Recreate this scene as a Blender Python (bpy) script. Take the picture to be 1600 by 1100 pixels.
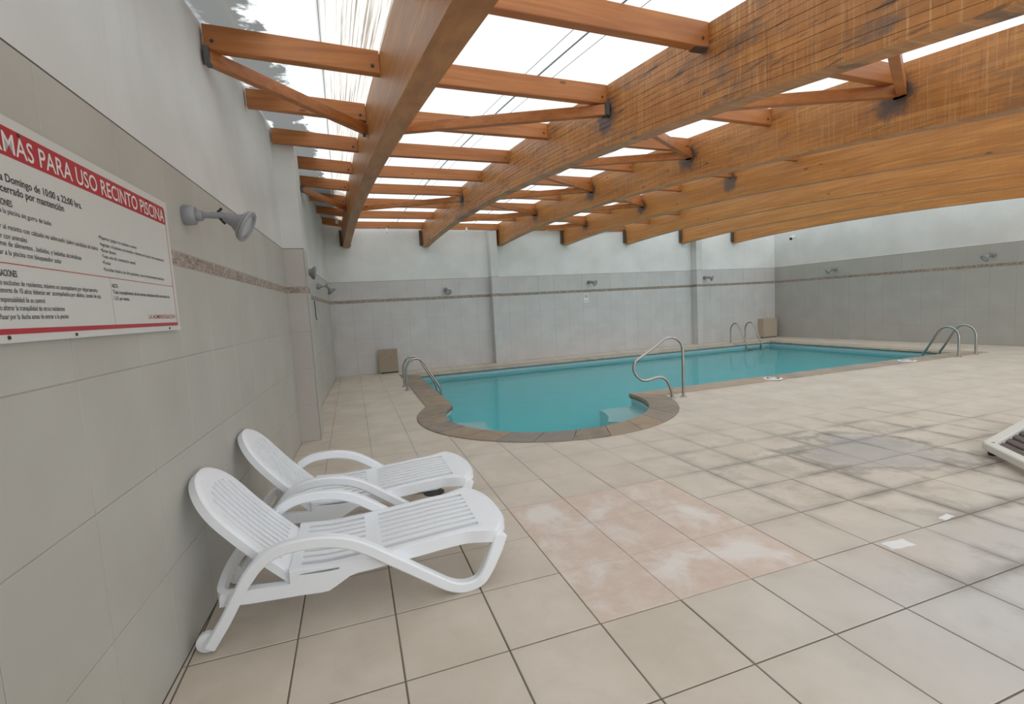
import bpy, bmesh, math, random
from mathutils import Vector, Matrix
from mathutils.geometry import delaunay_2d_cdt
random.seed(7)
for o in list(bpy.data.objects):
    bpy.data.objects.remove(o)
SC = bpy.context.scene
COL = SC.collection

# ------------------------------------------------------------------ camera, sky, exposure
cam = bpy.data.cameras.new('camera')
camo = bpy.data.objects.new('camera', cam)
COL.objects.link(camo)
cam.sensor_width = 36.0
cam.lens = 739.137 / 1600 * 36
cam.clip_start = 0.05
RIGHT = Vector((0.94546, -0.321027, -0.055198))
DOWN = Vector((-0.082641, -0.072488, -0.99394))
FWD = Vector((0.315081, 0.944292, -0.095064))
M = Matrix((RIGHT, -DOWN, -FWD)).transposed().to_4x4()
M.translation = Vector((0, 0, 1.5))
camo.matrix_world = M
SC.camera = camo

world = bpy.data.worlds.new('overcast_sky')
SC.world = world
world.use_nodes = True
bg = world.node_tree.nodes['Background']
bg.inputs['Color'].default_value = (0.93, 0.97, 1.0, 1)
bg.inputs['Strength'].default_value = 1.78

SC.view_settings.view_transform = 'Standard'
SC.view_settings.look = 'None'
SC.view_settings.exposure = 0.0
SC.view_settings.gamma = 1.0
SC.view_settings.use_curve_mapping = False
try:
    SC.cycles.use_denoising = True
    SC.cycles.max_bounces = 14
    SC.cycles.diffuse_bounces = 6
    SC.cycles.transmission_bounces = 10
    SC.cycles.transparent_max_bounces = 12
    SC.cycles.sample_clamp_indirect = 6.0
except Exception:
    pass


# ------------------------------------------------------------------ materials
class NT:
    def __init__(self, name):
        self.m = bpy.data.materials.new(name)
        self.m.use_nodes = True
        self.t = self.m.node_tree
        self.b = self.t.nodes['Principled BSDF']
        self.out = self.t.nodes['Material Output']

    def n(self, typ, **kw):
        nd = self.t.nodes.new(typ)
        for k, v in kw.items():
            setattr(nd, k, v)
        return nd

    def link(self, a, b):
        self.t.links.new(a, b)

    def put(self, sock, v):
        if isinstance(v, bpy.types.NodeSocket):
            self.link(v, sock)
        else:
            sock.default_value = v

    def math(self, op, a, b=0.0, c=0.0, clamp=False):
        nd = self.n('ShaderNodeMath', operation=op, use_clamp=clamp)
        self.put(nd.inputs[0], a)
        self.put(nd.inputs[1], b)
        self.put(nd.inputs[2], c)
        return nd.outputs[0]

    def coord(self, kind='Object'):
        return self.n('ShaderNodeTexCoord').outputs[kind]

    def pos(self):
        return self.n('ShaderNodeNewGeometry').outputs['Position']

    def scaled(self, vec, s, loc=(0, 0, 0)):
        nd = self.n('ShaderNodeMapping')
        self.link(vec, nd.inputs['Vector'])
        nd.inputs['Scale'].default_value = s
        nd.inputs['Location'].default_value = loc
        return nd.outputs[0]

    def noise(self, vec, scale=5, detail=4, rough=0.55, dist=0.0):
        nd = self.n('ShaderNodeTexNoise')
        if vec is not None:
            self.link(vec, nd.inputs['Vector'])
        nd.inputs['Scale'].default_value = scale
        nd.inputs['Detail'].default_value = detail
        nd.inputs['Roughness'].default_value = rough
        nd.inputs['Distortion'].default_value = dist
        return nd.outputs['Fac']

    def ramp(self, fac, lo, hi, a=0.0, b=1.0, smooth=True):
        nd = self.n('ShaderNodeMapRange', interpolation_type='SMOOTHSTEP' if smooth else 'LINEAR')
        self.put(nd.inputs['Value'], fac)
        nd.inputs['From Min'].default_value = lo
        nd.inputs['From Max'].default_value = hi
        nd.inputs['To Min'].default_value = a
        nd.inputs['To Max'].default_value = b
        return nd.outputs[0]

    def mix(self, fac, a, b, blend='MIX'):
        nd = self.n('ShaderNodeMix', data_type='RGBA', blend_type=blend)
        self.put(nd.inputs[0], fac)
        for s, v in ((nd.inputs[6], a), (nd.inputs[7], b)):
            if isinstance(v, tuple):
                v = tuple(v) + (1,) if len(v) == 3 else v
            self.put(s, v)
        return nd.outputs[2]

    def sep(self, vec):
        nd = self.n('ShaderNodeSeparateXYZ')
        self.link(vec, nd.inputs[0])
        return nd.outputs

    def rand(self):
        return self.n('ShaderNodeObjectInfo').outputs['Random']

    def color(self, c):
        if isinstance(c, tuple):
            c = tuple(c) + (1,) if len(c) == 3 else c
        self.put(self.b.inputs['Base Color'], c)

    def bump(self, h, strength=0.2, dist=0.01):
        nd = self.n('ShaderNodeBump')
        self.link(h, nd.inputs['Height'])
        nd.inputs['Strength'].default_value = strength
        nd.inputs['Distance'].default_value = dist
        self.link(nd.outputs[0], self.b.inputs['Normal'])

    def set(self, rough=0.5, metal=0.0, spec=0.5):
        self.put(self.b.inputs['Roughness'], rough)
        self.b.inputs['Metallic'].default_value = metal
        self.b.inputs['Specular IOR Level'].default_value = spec
        return self.m


def flat(name, c, rough=0.5, metal=0.0, spec=0.5, var=0.06):
    k = NT(name)
    f = k.noise(k.coord(), 9, 3)
    k.color(k.mix(f, tuple(x * (1 - var) for x in c), tuple(min(1, x * (1 + var)) for x in c)))
    return k.set(rough, metal, spec)


def mat_plaster(name='white_plaster', g=1.0):
    k = NT(name)
    p = k.pos()
    a = k.noise(p, 1.3, 5)
    c = k.mix(k.ramp(a, .3, .7), (.66 * g, .665 * g, .645 * g), (.74 * g, .745 * g, .73 * g))
    drip = k.noise(k.scaled(p, (7, 7, .5)), 1.0, 3)
    c = k.mix(k.ramp(drip, .6, .78, 0, .12), c, (.45, .43, .38))
    k.color(c)
    k.bump(k.noise(p, 60, 4), .15, .004)
    return k.set(.75, 0, .3)


def mat_wall_tile(name, base):
    k = NT(name)
    p = k.pos()
    a = k.noise(p, 2.2, 5)
    r = k.rand()
    c = k.mix(k.ramp(a, .3, .7), tuple(x * .95 for x in base), tuple(x * 1.05 for x in base))
    c = k.mix(k.math('MULTIPLY', r, .35), c, tuple(x * y for x, y in zip(base, (.93, .90, .90))))
    k.color(c)
    k.bump(k.noise(p, 30, 3), .06, .004)
    return k.set(.42, 0, .45)


def mat_mosaic():
    k = NT('mosaic_band')
    p = k.pos()
    s = 1 / .0235
    sc = k.scaled(p, (s, s, s))
    fl = k.n('ShaderNodeVectorMath', operation='FLOOR')
    k.link(sc, fl.inputs[0])
    wn = k.n('ShaderNodeTexWhiteNoise')
    k.link(fl.outputs[0], wn.inputs['Vector'])
    cr = k.n('ShaderNodeValToRGB')
    cr.color_ramp.interpolation = 'CONSTANT'
    e = cr.color_ramp.elements
    e[0].position, e[0].color = 0, (.20, .14, .105, 1)
    e[1].position, e[1].color = .3, (.33, .255, .20, 1)
    for ps, c in ((.55, (.46, .385, .31, 1)), (.8, (.28, .215, .165, 1))):
        q = e.new(ps)
        q.color = c
    k.link(wn.outputs['Value'], cr.inputs[0])
    k.color(cr.outputs[0])
    return k.set(.3, 0, .5)


TX0, TXP, TY0, TYP = .087, .4503, 1.41, .4625


def mat_floor_tile():
    k = NT('beige_floor_tile')
    p = k.pos()
    x, y, z = k.sep(p)
    ux = k.math('FRACT', k.math('DIVIDE', k.math('SUBTRACT', x, TX0 - 100 * TXP), TXP))
    uy = k.math('FRACT', k.math('DIVIDE', k.math('SUBTRACT', y, TY0 - 100 * TYP), TYP))
    ex = k.math('ABSOLUTE', k.math('SUBTRACT', ux, .5))
    ey = k.math('ABSOLUTE', k.math('SUBTRACT', uy, .5))
    e = k.math('MAXIMUM', ex, ey)                      # .5 at a joint
    wob = k.noise(p, 5, 5, .6)
    e2 = k.math('ADD', e, k.math('MULTIPLY', k.math('SUBTRACT', wob, .5), .25))
    cell = k.n('ShaderNodeCombineXYZ')
    k.link(k.math('FLOOR', k.math('DIVIDE', k.math('SUBTRACT', x, TX0), TXP)), cell.inputs[0])
    k.link(k.math('FLOOR', k.math('DIVIDE', k.math('SUBTRACT', y, TY0), TYP)), cell.inputs[1])
    wn = k.n('ShaderNodeTexWhiteNoise', noise_dimensions='2D')
    k.link(cell.outputs[0], wn.inputs['Vector'])
    rnd = wn.outputs['Value']
    base = k.mix(k.ramp(k.noise(p, 2.0, 6), .3, .72), (.565, .49, .40), (.68, .60, .505))
    base = k.mix(k.math('MULTIPLY', rnd, .35), base, (.62, .555, .475))
    # greyer tiles towards the front
    grey = k.math('MULTIPLY', k.ramp(x, .9, 3.0), k.ramp(y, 1.2, 2.4, 1, 0))
    base = k.mix(k.math('MULTIPLY', grey, .75), base, (.515, .515, .51))
    # dirt gathered along the joints in the trodden area
    zone = k.math('MULTIPLY', k.ramp(x, 2.2, 3.3), k.math('MULTIPLY', k.ramp(y, 4.6, 3.2), k.ramp(x, 7.5, 5.5)))
    zone = k.math('MULTIPLY', zone, k.ramp(k.noise(p, 1.3, 4), .36, .58))
    dirt = k.math('MULTIPLY', k.ramp(e2, .30, .56), k.math('ADD', k.math('MULTIPLY', zone, .80), .05))
    base = k.mix(dirt, base, (.20, .175, .145))
    grime = k.math('MULTIPLY', k.ramp(k.noise(p, 3.4, 6, .68, .5), .46, .66), k.math('ADD', k.math('MULTIPLY', zone, .42), .10))
    base = k.mix(grime, base, (.30, .255, .205))
    # worn grey-blue puddle stain
    d1 = k.n('ShaderNodeVectorMath', operation='DISTANCE')
    k.link(k.scaled(p, (1, 1, 0)), d1.inputs[0])
    d1.inputs[1].default_value = (4.45, 2.95, 0)
    st = k.math('ADD', d1.outputs['Value'], k.math('MULTIPLY', k.math('SUBTRACT', k.noise(p, 2.2, 5, .6), .5), 1.3))
    base = k.mix(k.ramp(st, .62, .36, 0, .55), base, (.30, .30, .31))
    base = k.mix(k.math('MULTIPLY', k.ramp(st, .48, .58), k.ramp(st, .72, .60, 0, .5)), base, (.17, .15, .13))
    # rubbed pinkish patches near the pool
    pk = k.ramp(k.noise(p, .8, 4), .5, .68, 0, .4)
    base = k.mix(pk, base, (.61, .52, .44))
    sp = k.ramp(k.noise(p, 42, 3, .7), .70, .78, 0, .35)
    base = k.mix(k.math('MULTIPLY', sp, k.math('ADD', zone, .15)), base, (.12, .10, .08))
    k.color(base)
    k.bump(k.noise(p, 18, 6, .65), .18, .004)
    k.put(k.b.inputs['Roughness'], k.ramp(k.noise(p, 3, 4), .3, .7, .42, .6))
    k.b.inputs['Specular IOR Level'].default_value = .45
    return k.m


def mat_patch_tile():
    k = NT('pink_floor_tile')
    p = k.pos()
    o = k.coord()
    n1 = k.noise(p, 2.6, 6, .62, .6)
    n2 = k.noise(p, 9, 5, .7)
    c = k.mix(k.ramp(n2, .3, .75), (.60, .465, .385), (.67, .55, .47))
    d = k.n('ShaderNodeVectorMath', operation='LENGTH')
    k.link(k.scaled(o, (1, 1, 0), (.05, -.02, 0)), d.inputs[0])
    cl = k.math('ADD', k.ramp(d.outputs['Value'], .30, .02, 0, .28), k.math('MULTIPLY', k.math('SUBTRACT', n1, .5), 2.2))
    c = k.mix(k.ramp(cl, .0, .55, 0, .8), c, (.76, .72, .67))
    k.color(c)
    k.bump(n2, .1, .003)
    return k.set(.5, 0, .4)


def mat_grout(name, c):
    k = NT(name)
    p = k.pos()
    k.color(k.mix(k.noise(p, 8, 4), tuple(x * .8 for x in c), tuple(x * 1.2 for x in c)))
    return k.set(.85, 0, .2)


STAINS = []          # centres of damp grey stains on the beams, filled below


def mat_wood(name, c1, c2, saw=0.0, dirt=0.0, stains=(), along='y'):
    k = NT(name)
    o = k.coord()
    p = k.pos()
    r = k.rand()
    off = k.n('ShaderNodeCombineXYZ')
    k.link(k.math('MULTIPLY', r, 37.0), off.inputs[0])
    k.link(k.math('MULTIPLY', r, 17.0), off.inputs[1])
    k.link(k.math('MULTIPLY', r, 7.0), off.inputs[2])
    add = k.n('ShaderNodeVectorMath', operation='ADD')
    k.link(p, add.inputs[0])
    k.link(off.outputs[0], add.inputs[1])
    v = add.outputs[0]
    s = (14, .8, 26) if along == 'y' else (.8, 14, 26)
    g = k.noise(k.scaled(v, s), 1.0, 6, .6, .3)
    c = k.mix(k.ramp(g, .28, .72), c1, c2)
    big = k.noise(k.scaled(v, (.9, .35, .9) if along == 'y' else (.5, .9, .9)), 1.6, 3)
    c = k.mix(k.ramp(big, .35, .7, 0, .35), c, tuple(x * .68 for x in c1))
    c = k.mix(k.math('MULTIPLY', r, .3), c, tuple(x * .8 for x in c1))
    # knots
    vo = k.n('ShaderNodeTexVoronoi', feature='F1')
    k.link(k.scaled(v, (3, 2.2, 6) if along == 'y' else (2.2, 3, 6)), vo.inputs['Vector'])
    vo.inputs['Scale'].default_value = 1.0
    c = k.mix(k.ramp(vo.outputs['Distance'], .10, .05, 0, .75), c, (.10, .04, .015))
    if saw:
        w = k.noise(k.scaled(p, (1.5, 80, 2.6)), 1.0, 4, .65)
        c = k.mix(k.ramp(w, .50, .72, 0, saw), c, (.66, .40, .18))
        w2 = k.noise(k.scaled(p, (1.5, 60, 4.0), (5, 3, 1)), 1.0, 4, .65)
        c = k.mix(k.ramp(w2, .53, .70, 0, saw * .7), c, (.16, .075, .03))
    if dirt:
        dn = k.noise(k.scaled(p, (1, .9, 2.6)), 1.7, 6, .7)
        c = k.mix(k.ramp(dn, .53, .70, 0, dirt * .85), c, (.14, .10, .075))
        hn = k.noise(k.scaled(p, (3, 3.0, 30)), 1.0, 4, .6)
        c = k.mix(k.ramp(hn, .58, .66, 0, dirt * .8), c, (.11, .06, .035))
    for (sx, sy, sz, rad) in stains:
        d = k.n('ShaderNodeVectorMath', operation='DISTANCE')
        k.link(p, d.inputs[0])
        d.inputs[1].default_value = (sx, sy, sz)
        dd = k.math('ADD', d.outputs['Value'], k.math('MULTIPLY', k.math('SUBTRACT', k.noise(p, 9, 5, .7), .5), rad * 1.4))
        c = k.mix(k.ramp(dd, rad, rad * .45, 0, .85), c, (.085, .075, .07))
    k.color(c)
    k.bump(g, .12, .003)
    return k.set(.43, 0, .4)


def mat_sheet(stained_shaded=False):
    k = NT('stained_shaded_roof_sheet' if stained_shaded else 'white_roof_sheet')
    uv = k.coord('UV')
    u, v, w = k.sep(uv)
    p = k.pos()
    col = k.mix(k.ramp(k.noise(p, 1.2, 4), .3, .7), (.80, .83, .84), (.88, .895, .90))
    line = k.noise(k.scaled(uv, (60, .35, 1)), 1.0, 3, .6)
    col = k.mix(k.ramp(line, .66, .72, 0, .30), col, (.45, .42, .40))
    if stained_shaded:
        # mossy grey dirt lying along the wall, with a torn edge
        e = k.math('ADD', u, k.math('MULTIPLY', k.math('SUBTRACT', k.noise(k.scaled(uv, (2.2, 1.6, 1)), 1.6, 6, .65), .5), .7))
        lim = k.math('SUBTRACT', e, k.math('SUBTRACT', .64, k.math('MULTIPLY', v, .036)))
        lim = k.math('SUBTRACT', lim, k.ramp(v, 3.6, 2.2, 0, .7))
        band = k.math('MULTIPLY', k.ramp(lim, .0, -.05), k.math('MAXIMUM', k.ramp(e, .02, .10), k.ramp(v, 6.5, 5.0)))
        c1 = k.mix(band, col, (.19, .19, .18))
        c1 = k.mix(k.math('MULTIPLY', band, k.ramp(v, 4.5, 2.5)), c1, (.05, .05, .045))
        c1 = k.mix(k.ramp(u, .07, .045, 0, .8), c1, (.25, .25, .25))  # grey strip paints in the shadow along the wall
        # brown water lines in the fluted part beside the first beam
        st = k.noise(k.scaled(uv, (95, .5, 1)), 1.0, 4, .7)
        z = k.ramp(u, .55, .74)
        c2 = k.mix(k.math('MULTIPLY', z, .55), c1, (.80, .72, .60))
        col = k.mix(k.math('MULTIPLY', k.ramp(st, .52, .62), k.math('MULTIPLY', z, .85)), c2, (.24, .17, .11))
        st2 = k.noise(k.scaled(uv, (26, .25, 1), (3, 1, 0)), 1.0, 3, .7)
        col = k.mix(k.ramp(st2, .68, .72, 0, .7), col, (.25, .21, .17))
    tr = k.n('ShaderNodeBsdfTranslucent')
    df = k.n('ShaderNodeBsdfDiffuse')
    k.link(col, tr.inputs['Color'])
    k.link(col, df.inputs['Color'])
    mx = k.n('ShaderNodeMixShader')
    mx.inputs[0].default_value = .22
    k.link(tr.outputs[0], mx.inputs[1])
    k.link(df.outputs[0], mx.inputs[2])
    k.link(mx.outputs[0], k.out.inputs['Surface'])
    return k.m


def mat_coping(name, c1, c2, c3):
    k = NT(name)
    p = k.pos()
    a = k.noise(p, 4.5, 6, .65, .5)
    c = k.mix(k.ramp(a, .28, .72), c1, c2)
    rr = k.rand()
    c = k.mix(k.ramp(rr, .1, .9, 0, .75), c, c3)
    r2 = k.math('FRACT', k.math('MULTIPLY', rr, 7.3))
    c = k.mix(k.ramp(r2, .2, 1, 0, .6), c, tuple(x * y for x, y in zip(c2, (1.12, 1.0, .86))))
    c = k.mix(k.ramp(k.noise(p, 1.6, 4), .5, .7, 0, .4), c, tuple(x * .7 for x in c3))
    c = k.mix(k.ramp(k.noise(p, 11, 5, .7), .6, .75, 0, .4), c, (.09, .075, .06))
    k.color(c)
    k.bump(a, .3, .006)
    return k.set(.55, 0, .4)


def mat_pool():
    k = NT('pale_blue_pool_plaster')
    p = k.pos()
    k.color(k.mix(k.noise(p, 1.5, 4), (.74, .88, .89), (.80, .93, .93)))
    return k.set(.6, 0, .3)


def mat_water():
    k = NT('pool_water')
    p = k.pos()
    h = k.noise(k.scaled(p, (1, 1, 1)), 2.6, 3, .5)
    bp = k.n('ShaderNodeBump')
    k.link(h, bp.inputs['Height'])
    bp.inputs['Strength'].default_value = .16
    bp.inputs['Distance'].default_value = .03
    rf = k.n('ShaderNodeBsdfRefraction')
    rf.inputs['IOR'].default_value = 1.33
    rf.inputs['Roughness'].default_value = 0.05
    gl = k.n('ShaderNodeBsdfGlossy')
    gl.inputs['Roughness'].default_value = 0.07
    fr = k.n('ShaderNodeFresnel')
    fr.inputs['IOR'].default_value = 1.33
    for q in (rf, gl, fr):
        k.link(bp.outputs[0], q.inputs['Normal'])
    mx = k.n('ShaderNodeMixShader')
    k.link(fr.outputs[0], mx.inputs[0])
    k.link(rf.outputs[0], mx.inputs[1])
    k.link(gl.outputs[0], mx.inputs[2])
    k.link(mx.outputs[0], k.out.inputs['Surface'])
    va = k.n('ShaderNodeVolumeAbsorption')
    va.inputs['Color'].default_value = (.10, .93, .955, 1)
    va.inputs['Density'].default_value = .62
    k.link(va.outputs[0], k.out.inputs['Volume'])
    return k.m


MAT = {}
MAT['plaster'] = mat_plaster()
MAT['plaster_back_bright'] = mat_plaster('brightened_white_plaster', 1.12)  # same paint, colour lightened to stand for brighter light at the back
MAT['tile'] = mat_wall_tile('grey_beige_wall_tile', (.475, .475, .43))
MAT['tile_back_bright'] = mat_wall_tile('brightened_wall_tile', (.59, .575, .56))  # wall tile with the back's brighter, cooler light put into its colour
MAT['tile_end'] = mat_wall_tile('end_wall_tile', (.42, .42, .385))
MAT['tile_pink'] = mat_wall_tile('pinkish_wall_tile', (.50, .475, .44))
MAT['mosaic'] = mat_mosaic()
MAT['floor'] = mat_floor_tile()
MAT['patch'] = mat_patch_tile()
def mat_floor_grout():
    k = NT('floor_grout')
    x, y, z = k.sep(k.pos())
    f = k.math('MAXIMUM', k.ramp(y, 2.6, 4.0), k.ramp(x, 6.0, 8.0))
    f = k.math('MULTIPLY', f, .8)
    k.color(k.mix(f, (.17, .145, .115), (.47, .41, .345)))
    return k.set(.85, 0, .2)


MAT['grout_floor'] = mat_floor_grout()
MAT['grout_wall'] = mat_grout('wall_grout', (.47, .455, .42))
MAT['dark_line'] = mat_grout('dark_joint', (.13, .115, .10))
MAT['sheet'] = mat_sheet()
MAT['sheet_stained_shaded'] = mat_sheet(True)
MAT['coping'] = mat_coping('slate_coping', (.19, .15, .115), (.36, .285, .205), (.25, .225, .205))
MAT['coping_pale'] = mat_coping('pale_coping', (.38, .325, .265), (.52, .455, .38), (.42, .38, .33))
MAT['coping_mid'] = mat_coping('brown_coping', (.27, .22, .175), (.43, .355, .28), (.33, .29, .255))
MAT['waterline'] = flat('waterline_plaster', (.38, .53, .55), .4)
MAT['pool'] = mat_pool()
MAT['water'] = mat_water()
MAT['resin'] = flat('white_resin', (.90, .93, .97), .30, 0, .5, .02)
MAT['cream'] = flat('cream_resin', (.66, .64, .58), .4, 0, .5, .04)
MAT['steel'] = flat('stainless_steel', (.43, .42, .40), .27, 1.0, .5, .05)
MAT['grey_metal'] = flat('grey_painted_metal', (.30, .305, .32), .42, .25, .5, .05)
MAT['dark'] = flat('dark_metal', (.035, .033, .03), .5, .3, .5)
MAT['black'] = flat('black_plastic', (.015, .015, .015), .4)
MAT['white'] = flat('white_plastic', (.82, .82, .80), .4)
MAT['sign'] = flat('white_sign_board', (.62, .63, .60), .3, 0, .5, .02)
MAT['red'] = flat('sign_red', (.42, .022, .035), .3, 0, .5, .03)
MAT['ink'] = flat('black_ink', (.03, .03, .032), .5)
MAT['rule'] = flat('thin_grey_rule', (.38, .36, .34), .5)
MAT['letter'] = flat('white_lettering', (.72, .72, .70), .4)
MAT['panel'] = flat('cream_board', (.33, .275, .20), .6, 0, .3, .08)
MAT['panel_pale'] = flat('pale_cream_board', (.47, .39, .30), .6, 0, .3, .06)
MAT['bolt'] = flat('dull_bolt', (.10, .085, .075), .5, .7)
MAT['bracket'] = flat('zinc_bracket', (.14, .145, .155), .5, .6, .5, .25)
MAT['seam'] = flat('dark_seam', (.30, .28, .27), .7)
MAT['slat_dark'] = flat('brown_slat', (.09, .07, .06), .6)
mg = NT('lamp_glass')
mg.color((.42, .44, .44))
MAT['lens'] = mg.set(.12, 0, .8)

# ------------------------------------------------------------------ mesh helpers
ORI = {}


class MB:
    def __init__(self):
        self.v, self.f, self.uv = [], [], {}

    def add(self, vs, fs):
        b = len(self.v)
        self.v += [Vector(x) for x in vs]
        self.f += [tuple(i + b for i in f) for f in fs]
        return b

    def box(self, a, b, M=None):
        x0, y0, z0 = a
        x1, y1, z1 = b
        vs = [Vector(q) for q in ((x0, y0, z0), (x1, y0, z0), (x1, y1, z0), (x0, y1, z0), (x0, y0, z1), (x1, y0, z1), (x1, y1, z1), (x0, y1, z1))]
        if M:
            vs = [M @ q for q in vs]
        self.add(vs, [(0, 3, 2, 1), (4, 5, 6, 7), (0, 1, 5, 4), (1, 2, 6, 5), (2, 3, 7, 6), (3, 0, 4, 7)])
        return self

    def rings(self, rs, caps=True, closed=False):
        n = len(rs[0])
        b = len(self.v)
        for r in rs:
            self.v += [Vector(q) for q in r]
        m = len(rs)
        for i in range(m if closed else m - 1):
            i2 = (i + 1) % m
            for j in range(n):
                j2 = (j + 1) % n
                self.f.append((b + i * n + j, b + i * n + j2, b + i2 * n + j2, b + i2 * n + j))
        if caps and not closed:
            self.f.append(tuple(b + j for j in reversed(range(n))))
            self.f.append(tuple(b + (m - 1) * n + j for j in range(n)))
        return self

    def tube(self, path, r, seg=12):
        path = [Vector(q) for q in path]
        rs = []
        up = None
        for i, q in enumerate(path):
            t = (path[min(i + 1, len(path) - 1)] - path[max(i - 1, 0)]).normalized()
            if up is None:
                up = Vector((0, 0, 1)) if abs(t.z) < .9 else Vector((1, 0, 0))
            up = (up - t * up.dot(t)).normalized()
            sd = t.cross(up)
            rr = r[i] if isinstance(r, (list, tuple)) else r
            rs.append([q + (up * math.cos(2 * math.pi * k / seg) + sd * math.sin(2 * math.pi * k / seg)) * rr for k in range(seg)])
        return self.rings(rs)

    def lathe(self, prof, M, seg=20):
        """prof: (radius, height) pairs, revolved about the local z of M"""
        rs = [[M @ Vector((r * math.cos(2 * math.pi * k / seg), r * math.sin(2 * math.pi * k / seg), h)) for k in range(seg)] for r, h in prof]
        return self.rings(rs)

    def slab(self, top, nu, nv, th):
        """top(u,v) -> (point, normal); a sheet with thickness th below it"""
        T = [[None] * (nv + 1) for _ in range(nu + 1)]
        B = [[None] * (nv + 1) for _ in range(nu + 1)]
        b = len(self.v)
        for i in range(nu + 1):
            for j in range(nv + 1):
                q, n = top(i / nu, j / nv)
                self.v.append(Vector(q))
                self.v.append(Vector(q) - Vector(n) * th)
        idx = lambda i, j, k: b + (i * (nv + 1) + j) * 2 + k
        for i in range(nu):
            for j in range(nv):
                self.f.append((idx(i, j, 0), idx(i + 1, j, 0), idx(i + 1, j + 1, 0), idx(i, j + 1, 0)))
                self.f.append((idx(i, j, 1), idx(i, j + 1, 1), idx(i + 1, j + 1, 1), idx(i + 1, j, 1)))
        for i in range(nu):
            for j, fl in ((0, 0), (nv, 1)):
                q = (idx(i, j, 0), idx(i, j, 1), idx(i + 1, j, 1), idx(i + 1, j, 0))
                self.f.append(q if not fl else q[::-1])
        for j in range(nv):
            for i, fl in ((0, 1), (nu, 0)):
                q = (idx(i, j, 0), idx(i, j, 1), idx(i, j + 1, 1), idx(i, j + 1, 0))
                self.f.append(q if not fl else q[::-1])
        return self

    def prism(self, poly, axis_fn):
        """poly: 2D outline; axis_fn(x, y, k) -> 3D for k in 0, 1"""
        n = len(poly)
        a = [axis_fn(x, y, 0) for x, y in poly]
        c = [axis_fn(x, y, 1) for x, y in poly]
        self.add(a + c, [tuple(reversed(range(n))), tuple(range(n, 2 * n))] + [(i, (i + 1) % n, n + (i + 1) % n, n + i) for i in range(n)])
        return self

    def build(self, name, mat, parent=None, smooth=False, uvs=None, fix=True):
        o = ORI.get(parent.name, Vector((0, 0, 0))) if parent else Vector((0, 0, 0))
        me = bpy.data.meshes.new(name)
        me.from_pydata([q - o for q in self.v], [], self.f)
        if fix:
            bm = bmesh.new()
            bm.from_mesh(me)
            bmesh.ops.recalc_face_normals(bm, faces=bm.faces)
            bm.to_mesh(me)
            bm.free()
        me.materials.append(mat)
        if smooth:
            for q in me.polygons:
                q.use_smooth = True
            try:
                me.set_sharp_from_angle(angle=math.radians(38))
            except Exception:
                pass
        return link(name, me, parent)


def link(name, me, parent=None, M=None):
    ob = bpy.data.objects.new(name, me)
    COL.objects.link(ob)
    if parent:
        ob.parent = parent
        ORI[ob.name] = ORI.get(parent.name, Vector((0, 0, 0)))
    if M is not None:
        ob.matrix_local = M
    return ob


def thing(name, label, cat, loc=(0, 0, 0), group=None):
    o = bpy.data.objects.new(name, None)
    COL.objects.link(o)
    o.location = loc
    o.empty_display_size = .1
    ORI[o.name] = Vector(loc)
    o['label'] = label
    o['category'] = cat
    if group:
        o['group'] = group
    return o


def tag(o, label, cat, group=None):
    o['label'] = label
    o['category'] = cat
    if group:
        o['group'] = group
    return o


def struct(o):
    o['kind'] = 'structure'
    return o


def empty_struct(name):
    o = bpy.data.objects.new(name, None)
    COL.objects.link(o)
    o['kind'] = 'structure'
    return o


def copy_tree(o, parent=None):
    c = o.copy()
    COL.objects.link(c)
    if parent is not None:
        c.parent = parent
    for ch in o.children:
        copy_tree(ch, c)
    return c


def catmull(P, n=6):
    P = [Vector(q) for q in P]
    out = []
    for i in range(len(P) - 1):
        p0, p1, p2, p3 = P[max(i - 1, 0)], P[i], P[i + 1], P[min(i + 2, len(P) - 1)]
        for k in range(n):
            t = k / n
            out.append(.5 * ((2 * p1) + (p2 - p0) * t + (2 * p0 - 5 * p1 + 4 * p2 - p3) * t * t + (3 * p1 - p0 - 3 * p2 + p3) * t ** 3))
    out.append(P[-1])
    return out


def tile_mesh(name, w, h, t, bev, mat):
    """slab with its top at z=0, centred, edges eased; 10 quads"""
    a, c = w / 2, h / 2
    m = MB()
    m.rings([[(-a, -c, -t), (a, -c, -t), (a, c, -t), (-a, c, -t)], [(-a, -c, -bev), (a, -c, -bev), (a, c, -bev), (-a, c, -bev)],
             [(-a + bev, -c + bev, 0), (a - bev, -c + bev, 0), (a - bev, c - bev, 0), (-a + bev, c - bev, 0)]])
    me = bpy.data.meshes.new(name)
    me.from_pydata(m.v, [], m.f)
    bm = bmesh.new()
    bm.from_mesh(me)
    bmesh.ops.recalc_face_normals(bm, faces=bm.faces)
    bm.to_mesh(me)
    bm.free()
    me.materials.append(mat)
    return me


# ------------------------------------------------------------------ the roof's curve
CB = (8.310350e-05, -1.045927e-02, 5.038068e-02, 3.143979)
YW = 12.42                      # back wall
BA = math.radians(2.552)        # beams lean this much off the wall's normal
BX = [-0.047, 1.880, 3.874, 5.830, 7.862, 9.845, 11.850]
BW = .155


def zb(s):
    return ((CB[0] * s + CB[1]) * s + CB[2]) * s + CB[3]


def zt(s):
    return (-.00723 * s + .023684) * s + 3.704


def bpt(X, s):                   # a point of a line at beam direction, s from the back wall
    return X + math.sin(BA) * s, YW - math.cos(BA) * s


def bx_at_y(X, y):
    return X + math.tan(BA) * (YW - y)


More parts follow.
